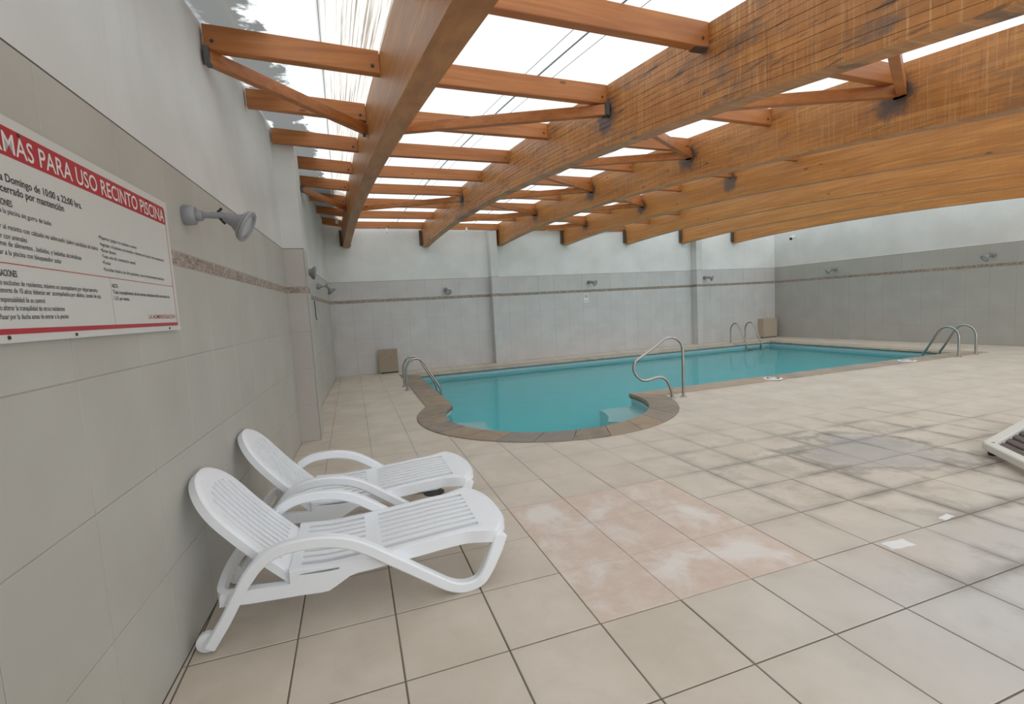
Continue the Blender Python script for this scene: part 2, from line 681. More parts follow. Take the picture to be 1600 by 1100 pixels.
# ------------------------------------------------------------------ walls
class Frame:
    def __init__(self, o, u):
        self.o = Vector((o[0], o[1], 0))
        self.u = Vector((u[0], u[1], 0)).normalized()
        self.up = Vector((0, 0, 1))
        self.n = self.u.cross(self.up)
        self.M = Matrix((self.u, self.up, self.n)).transposed().to_4x4()
        self.M.translation = self.o

    def __call__(self, u, z, w=0):
        return self.o + self.u * u + self.up * z + self.n * w


LF = Frame((-.922, 0), (math.sin(math.radians(2.1585)), math.cos(math.radians(2.1585))))
BF = Frame((-.60, YW), (1, 0))
RA = math.radians(4.1565)
RF = Frame((13.633, YW), (math.sin(RA), -math.cos(RA)))


def wall(name, F, u0, u1, top, w=-.006, th=.2, n=30, mat='plaster'):
    m = MB()
    rs = []
    for i in range(n + 1):
        u = u0 + (u1 - u0) * i / n
        z = top(u)
        rs.append([F(u, 0, w), F(u, z, w), F(u, z, w - th), F(u, 0, w - th)])
    m.rings(rs)
    return struct(m.build(name, MAT[mat], None))


def z_roof_at(y):
    return zt((YW - y) / math.cos(BA)) + .015


Y_FRONT = -1.0
wall_left = wall('wall_left', LF, Y_FRONT, 12.60, lambda u: z_roof_at(LF(u, 0).y) + .10)
wall_back = wall('wall_back', BF, -.2, 14.6, lambda u: zt(0) + .015, mat='plaster_back_bright')
wall_right = wall('wall_right', RF, -.2, 13.6, lambda u: z_roof_at(RF(u, 0).y))

m = MB().box((LX0 := -1.05, Y_FRONT - .2, 0), (.35, Y_FRONT, 3.2))  # unseen stub behind the camera, added to dim the near left side
struct(m.build('wall_front_blocker', MAT['plaster']))

ROWS = [(0.0, .445), (.445, .893), (.893, 1.34), (1.34, 1.80), (1.875, 2.318)]
TM = {}


def wall_tiles(W, F, joints, lo, hi, mat='tile', skip=None, gap=.0035):
    """joints: sorted u of the vertical joints; tiles between lo and hi"""
    us = [lo] + [j for j in joints if lo + .02 < j < hi - .02] + [hi]
    for (z0, z1) in ROWS:
        for a, c in zip(us[:-1], us[1:]):
            if skip and skip((a + c) / 2, (z0 + z1) / 2):
                continue
            w, h = round(c - a - gap, 4), round(z1 - z0 - gap, 4)
            key = (w, h, mat)
            if key not in TM:
                TM[key] = tile_mesh('tile', w, h, .012, .0018, MAT[mat])
            link('tile', TM[key], W, F.M @ Matrix.Translation(((a + c) / 2, (z0 + z1) / 2, 0)))


def grout_skin(W, F, lo, hi, name='grout_bed'):
    m = MB()
    m.rings([[F(lo, 0, -.007), F(lo, 2.318, -.007), F(lo, 2.318, -.0035), F(lo, 0, -.0035)], [F(hi, 0, -.007), F(hi, 2.318, -.007), F(hi, 2.318, -.0035), F(hi, 0, -.0035)]])
    m.build(name, MAT['grout_wall'], W)
    d = MB()
    d.rings([[F(lo, 2.318, -.01), F(lo, 2.324, -.01), F(lo, 2.324, -.003), F(lo, 2.318, -.003)], [F(hi, 2.318, -.01), F(hi, 2.324, -.01), F(hi, 2.324, -.003), F(hi, 2.318, -.003)]])
    d.build('dark_joint', MAT['dark_line'], W)


def mosaic(W, F, lo, hi):
    m = MB()
    pz = .0235
    n = int((hi - lo) / pz)
    for r in range(3):
        for i in range(n):
            u, z = lo + (i + .5) * pz, 1.8025 + (r + .5) * pz
            a = .0100
            b = a - .0015
            m.add([F(u - a, z - a, -.004), F(u + a, z - a, -.004), F(u + a, z + a, -.004), F(u - a, z + a, -.004),
                   F(u - b, z - b, .0), F(u + b, z - b, .0), F(u + b, z + b, .0), F(u - b, z + b, .0)],
                  [(4, 5, 6, 7), (0, 1, 5, 4), (1, 2, 6, 5), (2, 3, 7, 6), (3, 0, 4, 7)])
    o = m.build('mosaic_band', MAT['mosaic'], W, fix=False)
    o['kind'] = 'stuff'


PIL_Y0, PIL_Y1 = 6.165, 6.60
wall_tiles(wall_left, LF, [1.88 + .4615 * k for k in range(-7, 26)], .0, 12.44)
grout_skin(wall_left, LF, .0, 12.44)
mosaic(wall_left, LF, .0, 12.42)
BJ = [.60 + .96 + .4535 * k for k in range(-4, 32)]
wall_tiles(wall_back, BF, BJ, .125, 14.24, 'tile_back_bright')
grout_skin(wall_back, BF, .125, 14.24)
mosaic(wall_back, BF, .125, 14.22)
wall_tiles(wall_right, RF, [(12.42 - 10.91) / math.cos(RA) - .447 * 3 + .447 * k for k in range(-1, 34)], 0.0, 13.4, 'tile_end')
grout_skin(wall_right, RF, 0.0, 13.4)
mosaic(wall_right, RF, 0.0, 13.38)


def pillar(name, x0, x1, y0, y1, ztop, sides, mats=('tile',)):
    """plaster core with tiles on the faces seen; sides: list of (Frame, width)"""
    m = MB().box((x0 + .006, y0 + .006, 0), (x1 - .006, y1, ztop))
    P = struct(m.build(name, MAT['plaster']))
    for F, w, mt in sides:
        wall_tiles(P, F, [], 0.0, w, mt)
        grout_skin(P, F, 0.0, w)
        mosaic(P, F, .002, w)
    return P


xl = LF(PIL_Y0, 0).x - .03
pil = pillar('pillar', xl, -.468, PIL_Y0, PIL_Y1, 3.715,
             [(Frame((xl + .025, PIL_Y0), (1, 0)), -.468 - xl - .025, 'tile_pink'), (Frame((-.468, PIL_Y0), (0, 1)), PIL_Y1 - PIL_Y0, 'tile')])
for x0 in (3.60, 10.22):
    pillar('pillar', x0, x0 + .215, 12.17, 12.42, 3.69,
           [(Frame((x0, 12.17), (1, 0)), .215, 'tile_back_bright'), (Frame((x0, 12.418), (0, -1)), .248, 'tile_back_bright')])

# ------------------------------------------------------------------ pool outline (plan)
PCX, PCY, RI, RO = 2.63, 6.45, 1.485, 1.887
PX0, PX1, PY0, PY1 = 1.40, 12.15, 6.53, 11.27
CW = .40


def outline(d, n=40):
    """pool outline grown by d beyond the water's edge, counter-clockwise"""
    r = RI + d
    xa, ya = PX0 - d, PY0 - d
    a0 = math.pi - math.acos(min(1, (PCX - xa) / r))        # on the west run
    a0 = math.atan2(math.sqrt(r * r - (PCX - xa) ** 2), xa - PCX)
    a1 = math.atan2(ya - PCY, math.sqrt(r * r - (ya - PCY) ** 2))
    pts = [(PX1 + d, ya), (PX1 + d, PY1 + d), (xa, PY1 + d)]
    a1 += 2 * math.pi
    for i in range(n + 1):
        a = a0 + (a1 - a0) * i / n
        pts.append((PCX + r * math.cos(a), PCY + r * math.sin(a)))
    return pts


def inside(q, poly):
    x, y = q
    c = False
    n = len(poly)
    for i in range(n):
        x0, y0 = poly[i]
        x1, y1 = poly[(i + 1) % n]
        if (y0 > y) != (y1 > y) and x < (x1 - x0) * (y - y0) / (y1 - y0) + x0:
            c = not c
    return c


# ------------------------------------------------------------------ floor
MID = outline(.20)
LX = lambda y: LF.o.x + LF.u.x / LF.u.y * y
RX = lambda y: RF.o.x + (YW - y) * math.tan(RA)
floor_poly = [(LX(Y_FRONT) - .05, Y_FRONT), (RX(Y_FRONT) + .05, Y_FRONT), (RX(YW) + .05, YW + .05), (LX(YW) - .05, YW + .05)]


def cdt_region(outer, hole):
    vs = [Vector(q) for q in outer] + [Vector(q) for q in hole]
    n, h = len(outer), len(hole)
    ed = [(i, (i + 1) % n) for i in range(n)] + [(n + i, n + (i + 1) % h) for i in range(h)]
    V, E_, F_, *_ = delaunay_2d_cdt(vs, ed, [], 0, 1e-5)
    keep = []
    for f in F_:
        c = sum((V[i] for i in f), Vector((0, 0))) / len(f)
        if inside(c, outer) and not inside(c, hole):
            keep.append(tuple(f))
    used = sorted({k for f in keep for k in f})
    mp = {k: i for i, k in enumerate(used)}
    return [V[k] for k in used], [tuple(mp[k] for k in f) for f in keep]


V, K = cdt_region(floor_poly, MID)
m = MB()
m.add([(q.x, q.y, -.0035) for q in V], K)
base = m.build('floor', MAT['grout_floor'])
for q in base.data.polygons:
    pass
floor = struct(base)

TG = .007
me_full = tile_mesh('floor_tile', TXP - TG, TYP - TG, .012, .0025, MAT['floor'])
me_far = tile_mesh('floor_tile', TXP - .0045, TYP - .0045, .012, .002, MAT['floor'])
me_pink = tile_mesh('floor_tile', TXP - .003, TYP - .003, .012, .0025, MAT['patch'])


def to_px(P):
    d = Vector(P) - Vector((0, 0, 1.5))
    z = FWD.dot(d)
    if z < .15:
        return None
    return 800 + 739.137 * RIGHT.dot(d) / z, 550 + 739.137 * DOWN.dot(d) / z


cells = []
for i in range(-4, 33):
    for j in range(-5, 25):
        x0, y0 = TX0 + TXP * i + TG / 2, TY0 + TYP * j + TG / 2
        x1, y1 = x0 + TXP - TG, y0 + TYP - TG
        cor = [(x0, y0), (x1, y0), (x1, y1), (x0, y1)]
        okw = [LX(y) + .004 <= x <= RX(y) - .004 and Y_FRONT <= y <= YW - .002 for x, y in cor]
        pin = [inside(q, MID) for q in cor] + [inside((x0 + (x1 - x0) * k / 8, yy), MID) for k in range(9) for yy in (y0, (y0 + y1) / 2, y1)]
        if not any(okw) or all(pin):
            continue
        px = [to_px((x, y, 0)) for x, y in cor]
        px = [q for q in px if q]
        vis = 0
        if len(px) == 4 and max(q[0] for q in px) > 0 and min(q[0] for q in px) < 1600 and max(q[1] for q in px) > 0 and min(q[1] for q in px) < 1100:
            vis = abs(sum(px[k][0] * px[(k + 1) % 4][1] - px[(k + 1) % 4][0] * px[k][1] for k in range(4))) / 2
        cells.append((vis, i, j, cor, all(okw) and not any(pin)))
cells.sort(key=lambda c: -c[0])
rest = MB()


def cut_tile(cor):
    """tile outline without what the pool or the walls cut off"""
    cx, cy = sum(q[0] for q in cor) / 4, sum(q[1] for q in cor) / 4
    near = [q for q in MID]
    vs = [Vector(q) for q in cor]
    ed = [(0, 1), (1, 2), (2, 3), (3, 0)]
    n = len(near)
    for k in range(n):
        a, c = Vector(near[k]), Vector(near[(k + 1) % n])
        for t in range(2):
            pass
        if min(a.x, c.x) < cx + .6 and max(a.x, c.x) > cx - .6 and min(a.y, c.y) < cy + .6 and max(a.y, c.y) > cy - .6:
            vs += [a, c]
            ed.append((len(vs) - 2, len(vs) - 1))
    for fx in (lambda y: LX(y) + .004, lambda y: RX(y) - .004):
        if abs(fx(cy) - cx) < .6:
            vs += [Vector((fx(cy - .6), cy - .6)), Vector((fx(cy + .6), cy + .6))]
            ed.append((len(vs) - 2, len(vs) - 1))
    if abs(YW - cy) < .6:
        vs += [Vector((cx - .6, YW - .002)), Vector((cx + .6, YW - .002))]
        ed.append((len(vs) - 2, len(vs) - 1))
    VV, _, FF, *_ = delaunay_2d_cdt(vs, ed, [], 0, 1e-5)
    keep = []
    for f in FF:
        c = sum((VV[k] for k in f), Vector((0, 0))) / len(f)
        if inside(c, cor) and not inside(c, MID) and LX(c.y) + .003 < c.x < RX(c.y) - .003 and c.y < YW:
            keep.append(tuple(f))
    used = sorted({k for f in keep for k in f})
    mp = {k: i for i, k in enumerate(used)}
    return [VV[k] for k in used], [tuple(mp[k] for k in f) for f in keep]


n_part = 0
for vis, i, j, cor, full in cells:
    cx, cy = (cor[0][0] + cor[1][0]) / 2, (cor[0][1] + cor[2][1]) / 2
    pink = i in (2, 3, 4) and j in (1, 2, 3)
    if n_part < 300 and vis > 0:
        if full:
            link('floor_tile', me_pink if pink else me_far if cy > 3.7 else me_full, floor, Matrix.Translation((cx, cy, random.uniform(-.0012, 0.0008))))
            n_part += 1
            continue
        vs, fs = cut_tile(cor)
        if fs:
            m = MB()
            m.add([(q.x, q.y, 0) for q in vs] + [(q.x, q.y, -.012) for q in vs], fs)
            n = len(vs)
            cnt = {}
            for f in fs:
                for k in range(3):
                    e = (f[k], f[(k + 1) % 3])
                    cnt[e] = 1
            for (a, c) in list(cnt):
                if (c, a) not in cnt:
                    m.f.append((c, a, a + n, c + n))
            m.build('floor_tile', MAT['floor'], floor, fix=False)
            n_part += 1
    else:
        if full:
            x0, y0, x1, y1 = cor[0] + cor[2]
            b = .0025
            rest.add([(x0, y0, -.01), (x1, y0, -.01), (x1, y1, -.01), (x0, y1, -.01), (x0 + b, y0 + b, 0), (x1 - b, y0 + b, 0), (x1 - b, y1 - b, 0), (x0 + b, y1 - b, 0)],
                     [(4, 5, 6, 7), (0, 1, 5, 4), (1, 2, 6, 5), (2, 3, 7, 6), (3, 0, 4, 7)])
        else:
            vs, fs = cut_tile(cor)
            if fs:
                rest.add([(q.x, q.y, 0) for q in vs], fs)
fr = rest.build('far_floor_tiles', MAT['floor'], floor, fix=False)
fr['kind'] = 'stuff'

# ------------------------------------------------------------------ pool
ZWAT, ZBOT = -.13, -1.35
pool = thing('swimming_pool', 'turquoise indoor swimming pool with a rounded bay and slate coping', 'swimming pool', (PCX, PCY, 0))
O = outline(.03, 48)
m = MB()
n = len(O)
m.rings([[(x, y, -.035) for x, y in O], [(x, y, ZBOT) for x, y in O]], caps=False)
VV, FF = cdt_region(O, [(99, 99), (99.1, 99), (99, 99.1)])
m.add([(q.x, q.y, ZBOT) for q in VV], FF)
bs = m.build('basin', MAT['pool'], pool)
bm = bmesh.new()
bm.from_mesh(bs.data)
bmesh.ops.remove_doubles(bm, verts=bm.verts, dist=.0005)
bm.to_mesh(bs.data)
bm.free()
m = MB()
O2 = outline(.026, 48)
m.rings([[(x, y, -.036) for x, y in O2], [(x, y, ZWAT - .10) for x, y in O2]], caps=False)
m.build('waterline_band', MAT['waterline'], pool)
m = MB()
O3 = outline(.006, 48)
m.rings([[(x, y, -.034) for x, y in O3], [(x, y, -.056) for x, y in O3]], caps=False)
m.build('edge_shade_joint', MAT['dark_line'], pool)  # dark strip for the overhang's shade and the dirty joint under the coping
W = outline(.045, 48)
VV, FF = cdt_region(W, [(99, 99), (99.1, 99), (99, 99.1)])
m = MB()
nv = len(VV)
m.add([(q.x, q.y, ZWAT) for q in VV] + [(q.x, q.y, ZBOT - .02) for q in VV], FF + [tuple(k + nv for k in reversed(f)) for f in FF])
cnt = {(f[k], f[(k + 1) % 3]) for f in FF for k in range(3)}
for a, c in cnt:
    if (c, a) not in cnt:
        m.f.append((c, a, a + nv, c + nv))
water = m.build('water', MAT['water'], pool)
water['label'] = 'still turquoise water'


def stone(pts_in, pts_out, z0=-.035, z1=.014, mat='coping'):
    """one coping stone: inner and outer edge polylines in plan"""
    m = MB()
    rs = []
    g = .005
    for (xi, yi), (xo, yo) in zip(pts_in, pts_out):
        i, o = Vector((xi, yi)), Vector((xo, yo))
        d = (o - i).normalized()
        i2, o2 = i + d * .010, o - d * .006
        rs.append([(i.x, i.y, z0), (i.x, i.y, z1 - .010), (i2.x, i2.y, z1), (o2.x, o2.y, z1), (o.x, o.y, z1 - .008), (o.x, o.y, z0)])
    m.rings(rs)
    return m.build('coping_stone', MAT[mat], pool)


def run(ai, bi, ao, bo, n, mat='coping'):
    """straight run split in n stones with hairline joints"""
    ai, bi, ao, bo = map(Vector, (ai, bi, ao, bo))
    for k in range(n):
        e = .006
        t0, t1 = k / n, (k + 1) / n
        L = (bi - ai).length
        t0 += e / L
        t1 -= e / L
        stone([ai.lerp(bi, t0), ai.lerp(bi, t1)], [ao.lerp(bo, t0), ao.lerp(bo, t1)], mat=mat)


def circ(r, a):
    return PCX + r * math.cos(a), PCY + r * math.sin(a)


ai0 = math.atan2(math.sqrt(RI ** 2 - (PCX - PX0) ** 2), PX0 - PCX)
ao0 = math.atan2(math.sqrt(RO ** 2 - (PCX - PX0 + CW) ** 2), PX0 - CW - PCX)
ai1 = math.atan2(PY0 - PCY, math.sqrt(RI ** 2 - (PY0 - PCY) ** 2)) + 2 * math.pi
ao1 = math.atan2(PY0 - CW - PCY, math.sqrt(RO ** 2 - (PY0 - CW - PCY) ** 2)) + 2 * math.pi
NA = 15
for k in range(NA):
    ts = [(k + .012) / NA + (.976 / NA) * q / 4 for q in range(5)]
    stone([circ(RI, ai0 + (ai1 - ai0) * t) for t in ts], [circ(RO, ao0 + (ao1 - ao0) * t) for t in ts])
pi0, po0 = circ(RI, ai0), circ(RO, ao0)
pi1, po1 = circ(RI, ai1), circ(RO, ao1)
run((PX0, PY1), pi0, (PX0 - CW, PY1 + CW), po0, 9)
run(pi1, (PX1, PY0), po1, (PX1 + CW, PY0 - CW), 17, 'coping_mid')
run((PX1, PY0), (PX1, PY1), (PX1 + CW, PY0 - CW), (PX1 + CW, PY1 + CW), 11, 'coping_pale')
run((PX1, PY1), (PX0, PY1), (PX1 + CW, PY1 + CW), (PX0 - CW, PY1 + CW), 24, 'coping_pale')

# two submerged corner seats in the rounded bay
for a0, a1 in ((2.80, 3.95), (5.55, 6.32)):
    m = MB()
    for lvl, (r0, z) in enumerate(((.92, -.36),)):
        rs = []
        for q in range(15):
            a = a0 + (a1 - a0) * q / 14
            rs.append([(*circ(RI + .02, a), ZBOT), (*circ(RI + .02, a), z), (*circ(r0, a), z), (*circ(r0, a), ZBOT)])
        m.rings(rs)
    o = m.build('bench', MAT['pool'], pool)

# ------------------------------------------------------------------ roof: beams, purlins, braces, sheets
ORD = ['first', 'second', 'third', 'fourth', 'fifth', 'sixth', 'seventh', 'eighth', 'ninth', 'tenth', 'eleventh', 'twelfth']
S_END = 13.35
PIT, S0 = 1.18, .35
PSL = .0624                       # purlins lean so much against the back wall


def purlin_y(i, x):
    s = S0 + PIT * i
    xr, yr = bpt(BX[1], s)
    if x < BX[0] + .6:            # the bay by the sign wall is squarer
        xb = bx_at_y(BX[0], yr)
        return yr + PSL * (min(x, xb) * 0 + xb - xr) - .05 * (xb - x) * -1
    return yr + PSL * (x - xr)


def s_of_y(y):
    return (YW - y) / math.cos(BA)


# damp stains where braces meet the beams
st_pts = {2: [], 3: [], 1: [], 4: []}
for b, ii in ((1, (3, 7)), (2, (2, 4, 6, 8)), (3, (1, 3, 5))):
    for i in ii:
        s = S0 + PIT * i - PSL * (BX[b] - BX[1])
        x, y = bpt(BX[b], s)
        st_pts.setdefault(b, []).append((x, y, zt(s) - .24, .20))
C1, C2 = (.40, .155, .038), (.62, .275, .078)
wood_plain = mat_wood('glulam_plain', tuple(x * .85 for x in C1), tuple(x * .85 for x in C2), .10, .0)
wood_worn = mat_wood('glulam_weathered', C1, C2, .75, .95, st_pts[1])
wood_half = mat_wood('glulam_half_weathered', C1, C2, .5, .45, st_pts[2])
wood_far = mat_wood('glulam_far', (.43, .17, .042), (.64, .285, .08), .12, .10, st_pts[3])
wood_purlin = mat_wood('purlin_wood', (.38, .130, .036), (.56, .22, .064), .0, .10, (), 'x')

NL = 12
beam_lbl = ['darker brown beam nearest the wall with the rules sign', 'weathered beam with dark damp patches, second from the sign wall',
            'third beam from the sign wall, grey stains where braces meet', 'fourth beam from the sign wall, clean orange face',
            'fifth beam from the sign wall, clean orange face', 'sixth beam from the sign wall, just before the last one',
            'last beam, closest to the wall with the small camera']
beam_mat = [wood_plain, wood_worn, wood_half, wood_far, wood_far, wood_far, wood_far]
NS = 40
for b, X in enumerate(BX):
    B = thing('roof_beam', 'curved glulam timber ' + beam_lbl[b], 'beam', (X + BW / 2, YW, zb(0)), 'arched roof beams')
    for l in range(NL):
        m = MB()
        rs = []
        c = (.0002, .0012, .0005)[min(b, 2)] if b < 3 else .0004
        gj = (.0001, .0006, .0002)[min(b, 2)]
        for q in range(NS + 1):
            s = .012 + (S_END - .012) * q / NS
            lo, hi = zb(s), zt(s)
            z0 = lo + (hi - lo) * l / NL + (gj if l else 0)
            z1 = lo + (hi - lo) * (l + 1) / NL - gj
            x, y = bpt(X, s)
            jx = math.sin(l * 2.3 + b) * (.0010 if b == 1 else 0)
            a, d = x + jx, x + BW + jx
            rs.append([(a + c, y, z0), (a, y, z0 + c), (a, y, z1 - c), (a + c, y, z1), (d - c, y, z1), (d, y, z1 - c), (d, y, z0 + c), (d - c, y, z0)])
        m.rings(rs)
        m.build('lamella', beam_mat[b], B)
    m = MB().box((X - .07, YW - .075, zb(0) + .045), (X - .012, YW - .012, zb(0) + .42))
    m.box((X + BW + .004, YW - .06, zb(0) + .045), (X + BW + .03, YW - .012, zb(0) + .36))
    sh = m.build('bearing_plate', MAT['slat_dark'], B)
    sh['label'] = 'dark plate fixing the beam end to the wall'

bay_name = ['between the sign wall and the first beam', 'between the first and second beams', 'between the second and third beams',
            'between the third and fourth beams', 'between the fourth and fifth beams', 'between the fifth and sixth beams',
            'between the sixth and seventh beams', 'between the last beam and the end wall']
PH, PT = .157, .068


def bay_ends(k, y):
    """x where a purlin of bay k starts and stops at depth y"""
    a = LX(y) + .012 if k == 0 else bx_at_y(BX[k - 1], y) + BW + .001
    c = bx_at_y(BX[k], y) - .001 if k < 7 else RX(y) - .012
    if k == 0 and PIL_Y0 - .02 < y < PIL_Y1:
        a = -.462
    return a, c


LIFT = .10
PUR = {0: range(0, 10), 1: range(0, 10), 2: range(0, 10), 3: range(0, 7), 4: range(0, 3)}
for k, ii in PUR.items():
    for i in ii:
        ym = purlin_y(i, BX[min(k, 6)])
        xa, xc = bay_ends(k, ym)
        ya, yc = purlin_y(i, xa), purlin_y(i, xc)
        xa, xc = bay_ends(k, ya)[0], bay_ends(k, yc)[1]
        za, zc = zt(s_of_y(ya)) - .012 + (LIFT if k == 0 else 0), zt(s_of_y(yc)) - .012 + (.03 if k == 0 else .012 if k == 1 else 0)
        T = thing('purlin', 'brown timber purlin %s, %s from the back wall' % (bay_name[k], ORD[i]), 'purlin', ((xa + xc) / 2, (ya + yc) / 2, (za + zc) / 2 - PH), 'roof purlins')
        m = MB()
        h, c = PT / 2, .004
        rs = []
        for x, y, z in ((xa, ya, za), (xc, yc, zc)):
            rs.append([(x, y - h + c, z), (x, y - h, z - c), (x, y - h, z - PH + c), (x, y - h + c, z - PH), (x, y + h - c, z - PH), (x, y + h, z - PH + c), (x, y + h, z - c), (x, y + h - c, z)])
        m.rings(rs)
        m.build('timber', wood_purlin, T)
        if i >= 2 or k < 3:
            for x, y, z in (((xa + .05), ya, za), ((xc - .05), yc, zc)):
                if k == 0 and x < 0 and i != 7:
                    continue
                mm = MB()
                Mx = Matrix.Translation((x, y - h + .001, z - PH + .05)) @ Matrix.Rotation(math.pi / 2, 4, 'X')
                mm.lathe([(.013, 0), (.013, .004), (.008, .005), (.008, .011), (.0, .011)], Mx, 10)
                mm.build('bolt', MAT['bolt'], T, True)
        if k == 1 and i == 8:
            for x, y, z, e in ((xa, ya, za, 1), (xc, yc, zc, -1)):
                if e == 1:
                    continue
                mm = MB().box((min(x, x + e * .10), y - h - .002, z - PH - .004), (max(x, x + e * .10), y + h + .002, z - PH + .006))
                hg = mm.build('hanger_plate', MAT['slat_dark'], T)


def brace(k, ia, ib, extra):
    """diagonal timber in bay k from purlin ia on its left end to purlin ib on its right end"""
    ya = purlin_y(ia, bay_ends(k, purlin_y(ia, 0))[0])
    xa = bay_ends(k, ya)[0]
    yc = purlin_y(ib, BX[k])
    xc = bay_ends(k, yc)[1]
    za, zc = zt(s_of_y(ya)) - .215 + (LIFT if k == 0 else 0), zt(s_of_y(yc)) - .215
    A, Cc = Vector((xa, ya - .02, za)), Vector((xc, yc - .02, zc))
    T = thing('diagonal_brace', extra, 'brace', (A + Cc) / 2, 'diagonal roof braces')
    d = (Cc - A).normalized()
    sd = d.cross(Vector((0, 0, 1))).normalized()
    up = sd.cross(d)
    m = MB()
    rs = []
    for q in (A, Cc):
        hx, hz, c = .030, .045, .004
        rs.append([q + sd * sx + up * sz for sx, sz in ((-hx + c, -hz), (hx - c, -hz), (hx, -hz + c), (hx, hz - c), (hx - c, hz), (-hx + c, hz), (-hx, hz - c), (-hx, -hz + c))])
    m.rings(rs)
    m.build('timber', wood_purlin, T)
    for q, e in ((A, 1), (Cc, -1)):
        mm = MB()
        R = Matrix((Vector((1, 0, 0)), Vector((0, 1, 0)), Vector((0, 0, 1)))).transposed().to_4x4()
        R.translation = q + Vector((e * .02, 0, 0))
        mm.box((-.02, -.042, -.052), (.012, .042, .052), R)
        mm.build('bracket', MAT['bracket'], T)
    return T


def blabel(k, ia, ib):
    return 'diagonal brace %s, from %s purlin to %s' % (bay_name[k], ORD[round(ia)], ORD[ib])


BR = [(0, 7, 6), (0, 3, 2), (1, 6, 7), (1, 2, 3)]
for j in (2, 4, 6, 8):
    BR += [(2, j - 1, j), (2, j + (.8 if j == 8 else 1), j)]
for j in (1, 3):
    BR += [(3, j - 1 if j > 1 else 0, j), (3, j + 1, j)]
for k, ia, ib in BR:
    brace(k, ia, ib, blabel(k, ia, ib))

ceiling = empty_struct('ceiling')


def sheet(k, fa, fb, mat, dz=0.0):
    """translucent roof sheet over bay k between fractions fa and fb of its width"""
    me = bpy.data.meshes.new('roof_sheet')
    vs, fs, uv = [], [], []
    nu, nv = 6, 44
    for q in range(nv + 1):
        s = -.05 + (S_END + .25) * q / nv
        y = YW - s * math.cos(BA)
        a = LX(y) - .05 if k == 0 else bx_at_y(BX[k - 1], y) + BW / 2
        c = bx_at_y(BX[k], y) + BW / 2 if k < 7 else RX(y) + .05
        for p in range(nu + 1):
            f = fa + (fb - fa) * p / nu
            vs.append((a + (c - a) * f, y, zt(s) + .012 + dz + (LIFT * (1 - f) + .03 * f if k == 0 else .012 if k == 1 else 0)))
            uv.append((f, s))
    for q in range(nv):
        for p in range(nu):
            a = q * (nu + 1) + p
            fs.append((a, a + nu + 1, a + nu + 2, a + 1))
    me.from_pydata(vs, [], fs)
    l = me.uv_layers.new(name='UVMap')
    for lp in me.loops:
        l.data[lp.index].uv = uv[lp.vertex_index]
    for q in me.polygons:
        q.use_smooth = True
    me.materials.append(mat)
    o = link('roof_sheet', me, ceiling)
    return o


def seam(k, f, w, dz=-.004):
    m = MB()
    rs = []
    for q in range(41):
        s = 0 + (S_END) * q / 40
        y = YW - s * math.cos(BA)
        a = LX(y) - .05 if k == 0 else bx_at_y(BX[k - 1], y) + BW / 2
        c = bx_at_y(BX[k], y) + BW / 2 if k < 7 else RX(y) + .05
        x = a + (c - a) * f
        z = zt(s) + .012 + dz + (LIFT * (1 - f) + .03 * f if k == 0 else .012 if k == 1 else 0)
        rs.append([(x - w / 2, y, z), (x + w / 2, y, z), (x + w / 2, y, z + .003), (x - w / 2, y, z + .003)])
    m.rings(rs)
    m.build('sheet_seam', MAT['seam'], ceiling)


for k in range(8):
    mt = MAT['sheet_stained_shaded'] if k == 0 else MAT['sheet']
    sheet(k, 0, .64, mt)
    sheet(k, .62, 1.0, mt, .006)
    if k:
        seam(k, .63, .011)
        seam(k, .57, .004)
        seam(k, .70, .004)
        seam(k, .22, .004)
    else:
        seam(k, .63, .004)

# ------------------------------------------------------------------ sun loungers
resin = MAT['resin']
LO = Vector((0, 2.365, 0))
LWd = .68
YC = LWd / 2


def lw(x, y, z):
    return LO + Vector((x, y, z))


def interp(P, x):
    for (a, za), (c, zc) in zip(P[:-1], P[1:]):
        if x <= c:
            t = max(0, (x - a) / (c - a))
            t = t * t * (3 - 2 * t) * .5 + t * .5
            return za + (zc - za) * t
    return P[-1][1]


ZS = [(-.40, .290), (-.2, .274), (0, .279), (.2, .293), (.4, .306), (.58, .313), (.68, .308), (.76, .288)]
zs = lambda x: interp(ZS, x)


def hw(x):
    t = min(1, max(0, (x - .46) / .17))
    return .288 + .050 * t * t * (3 - 2 * t)


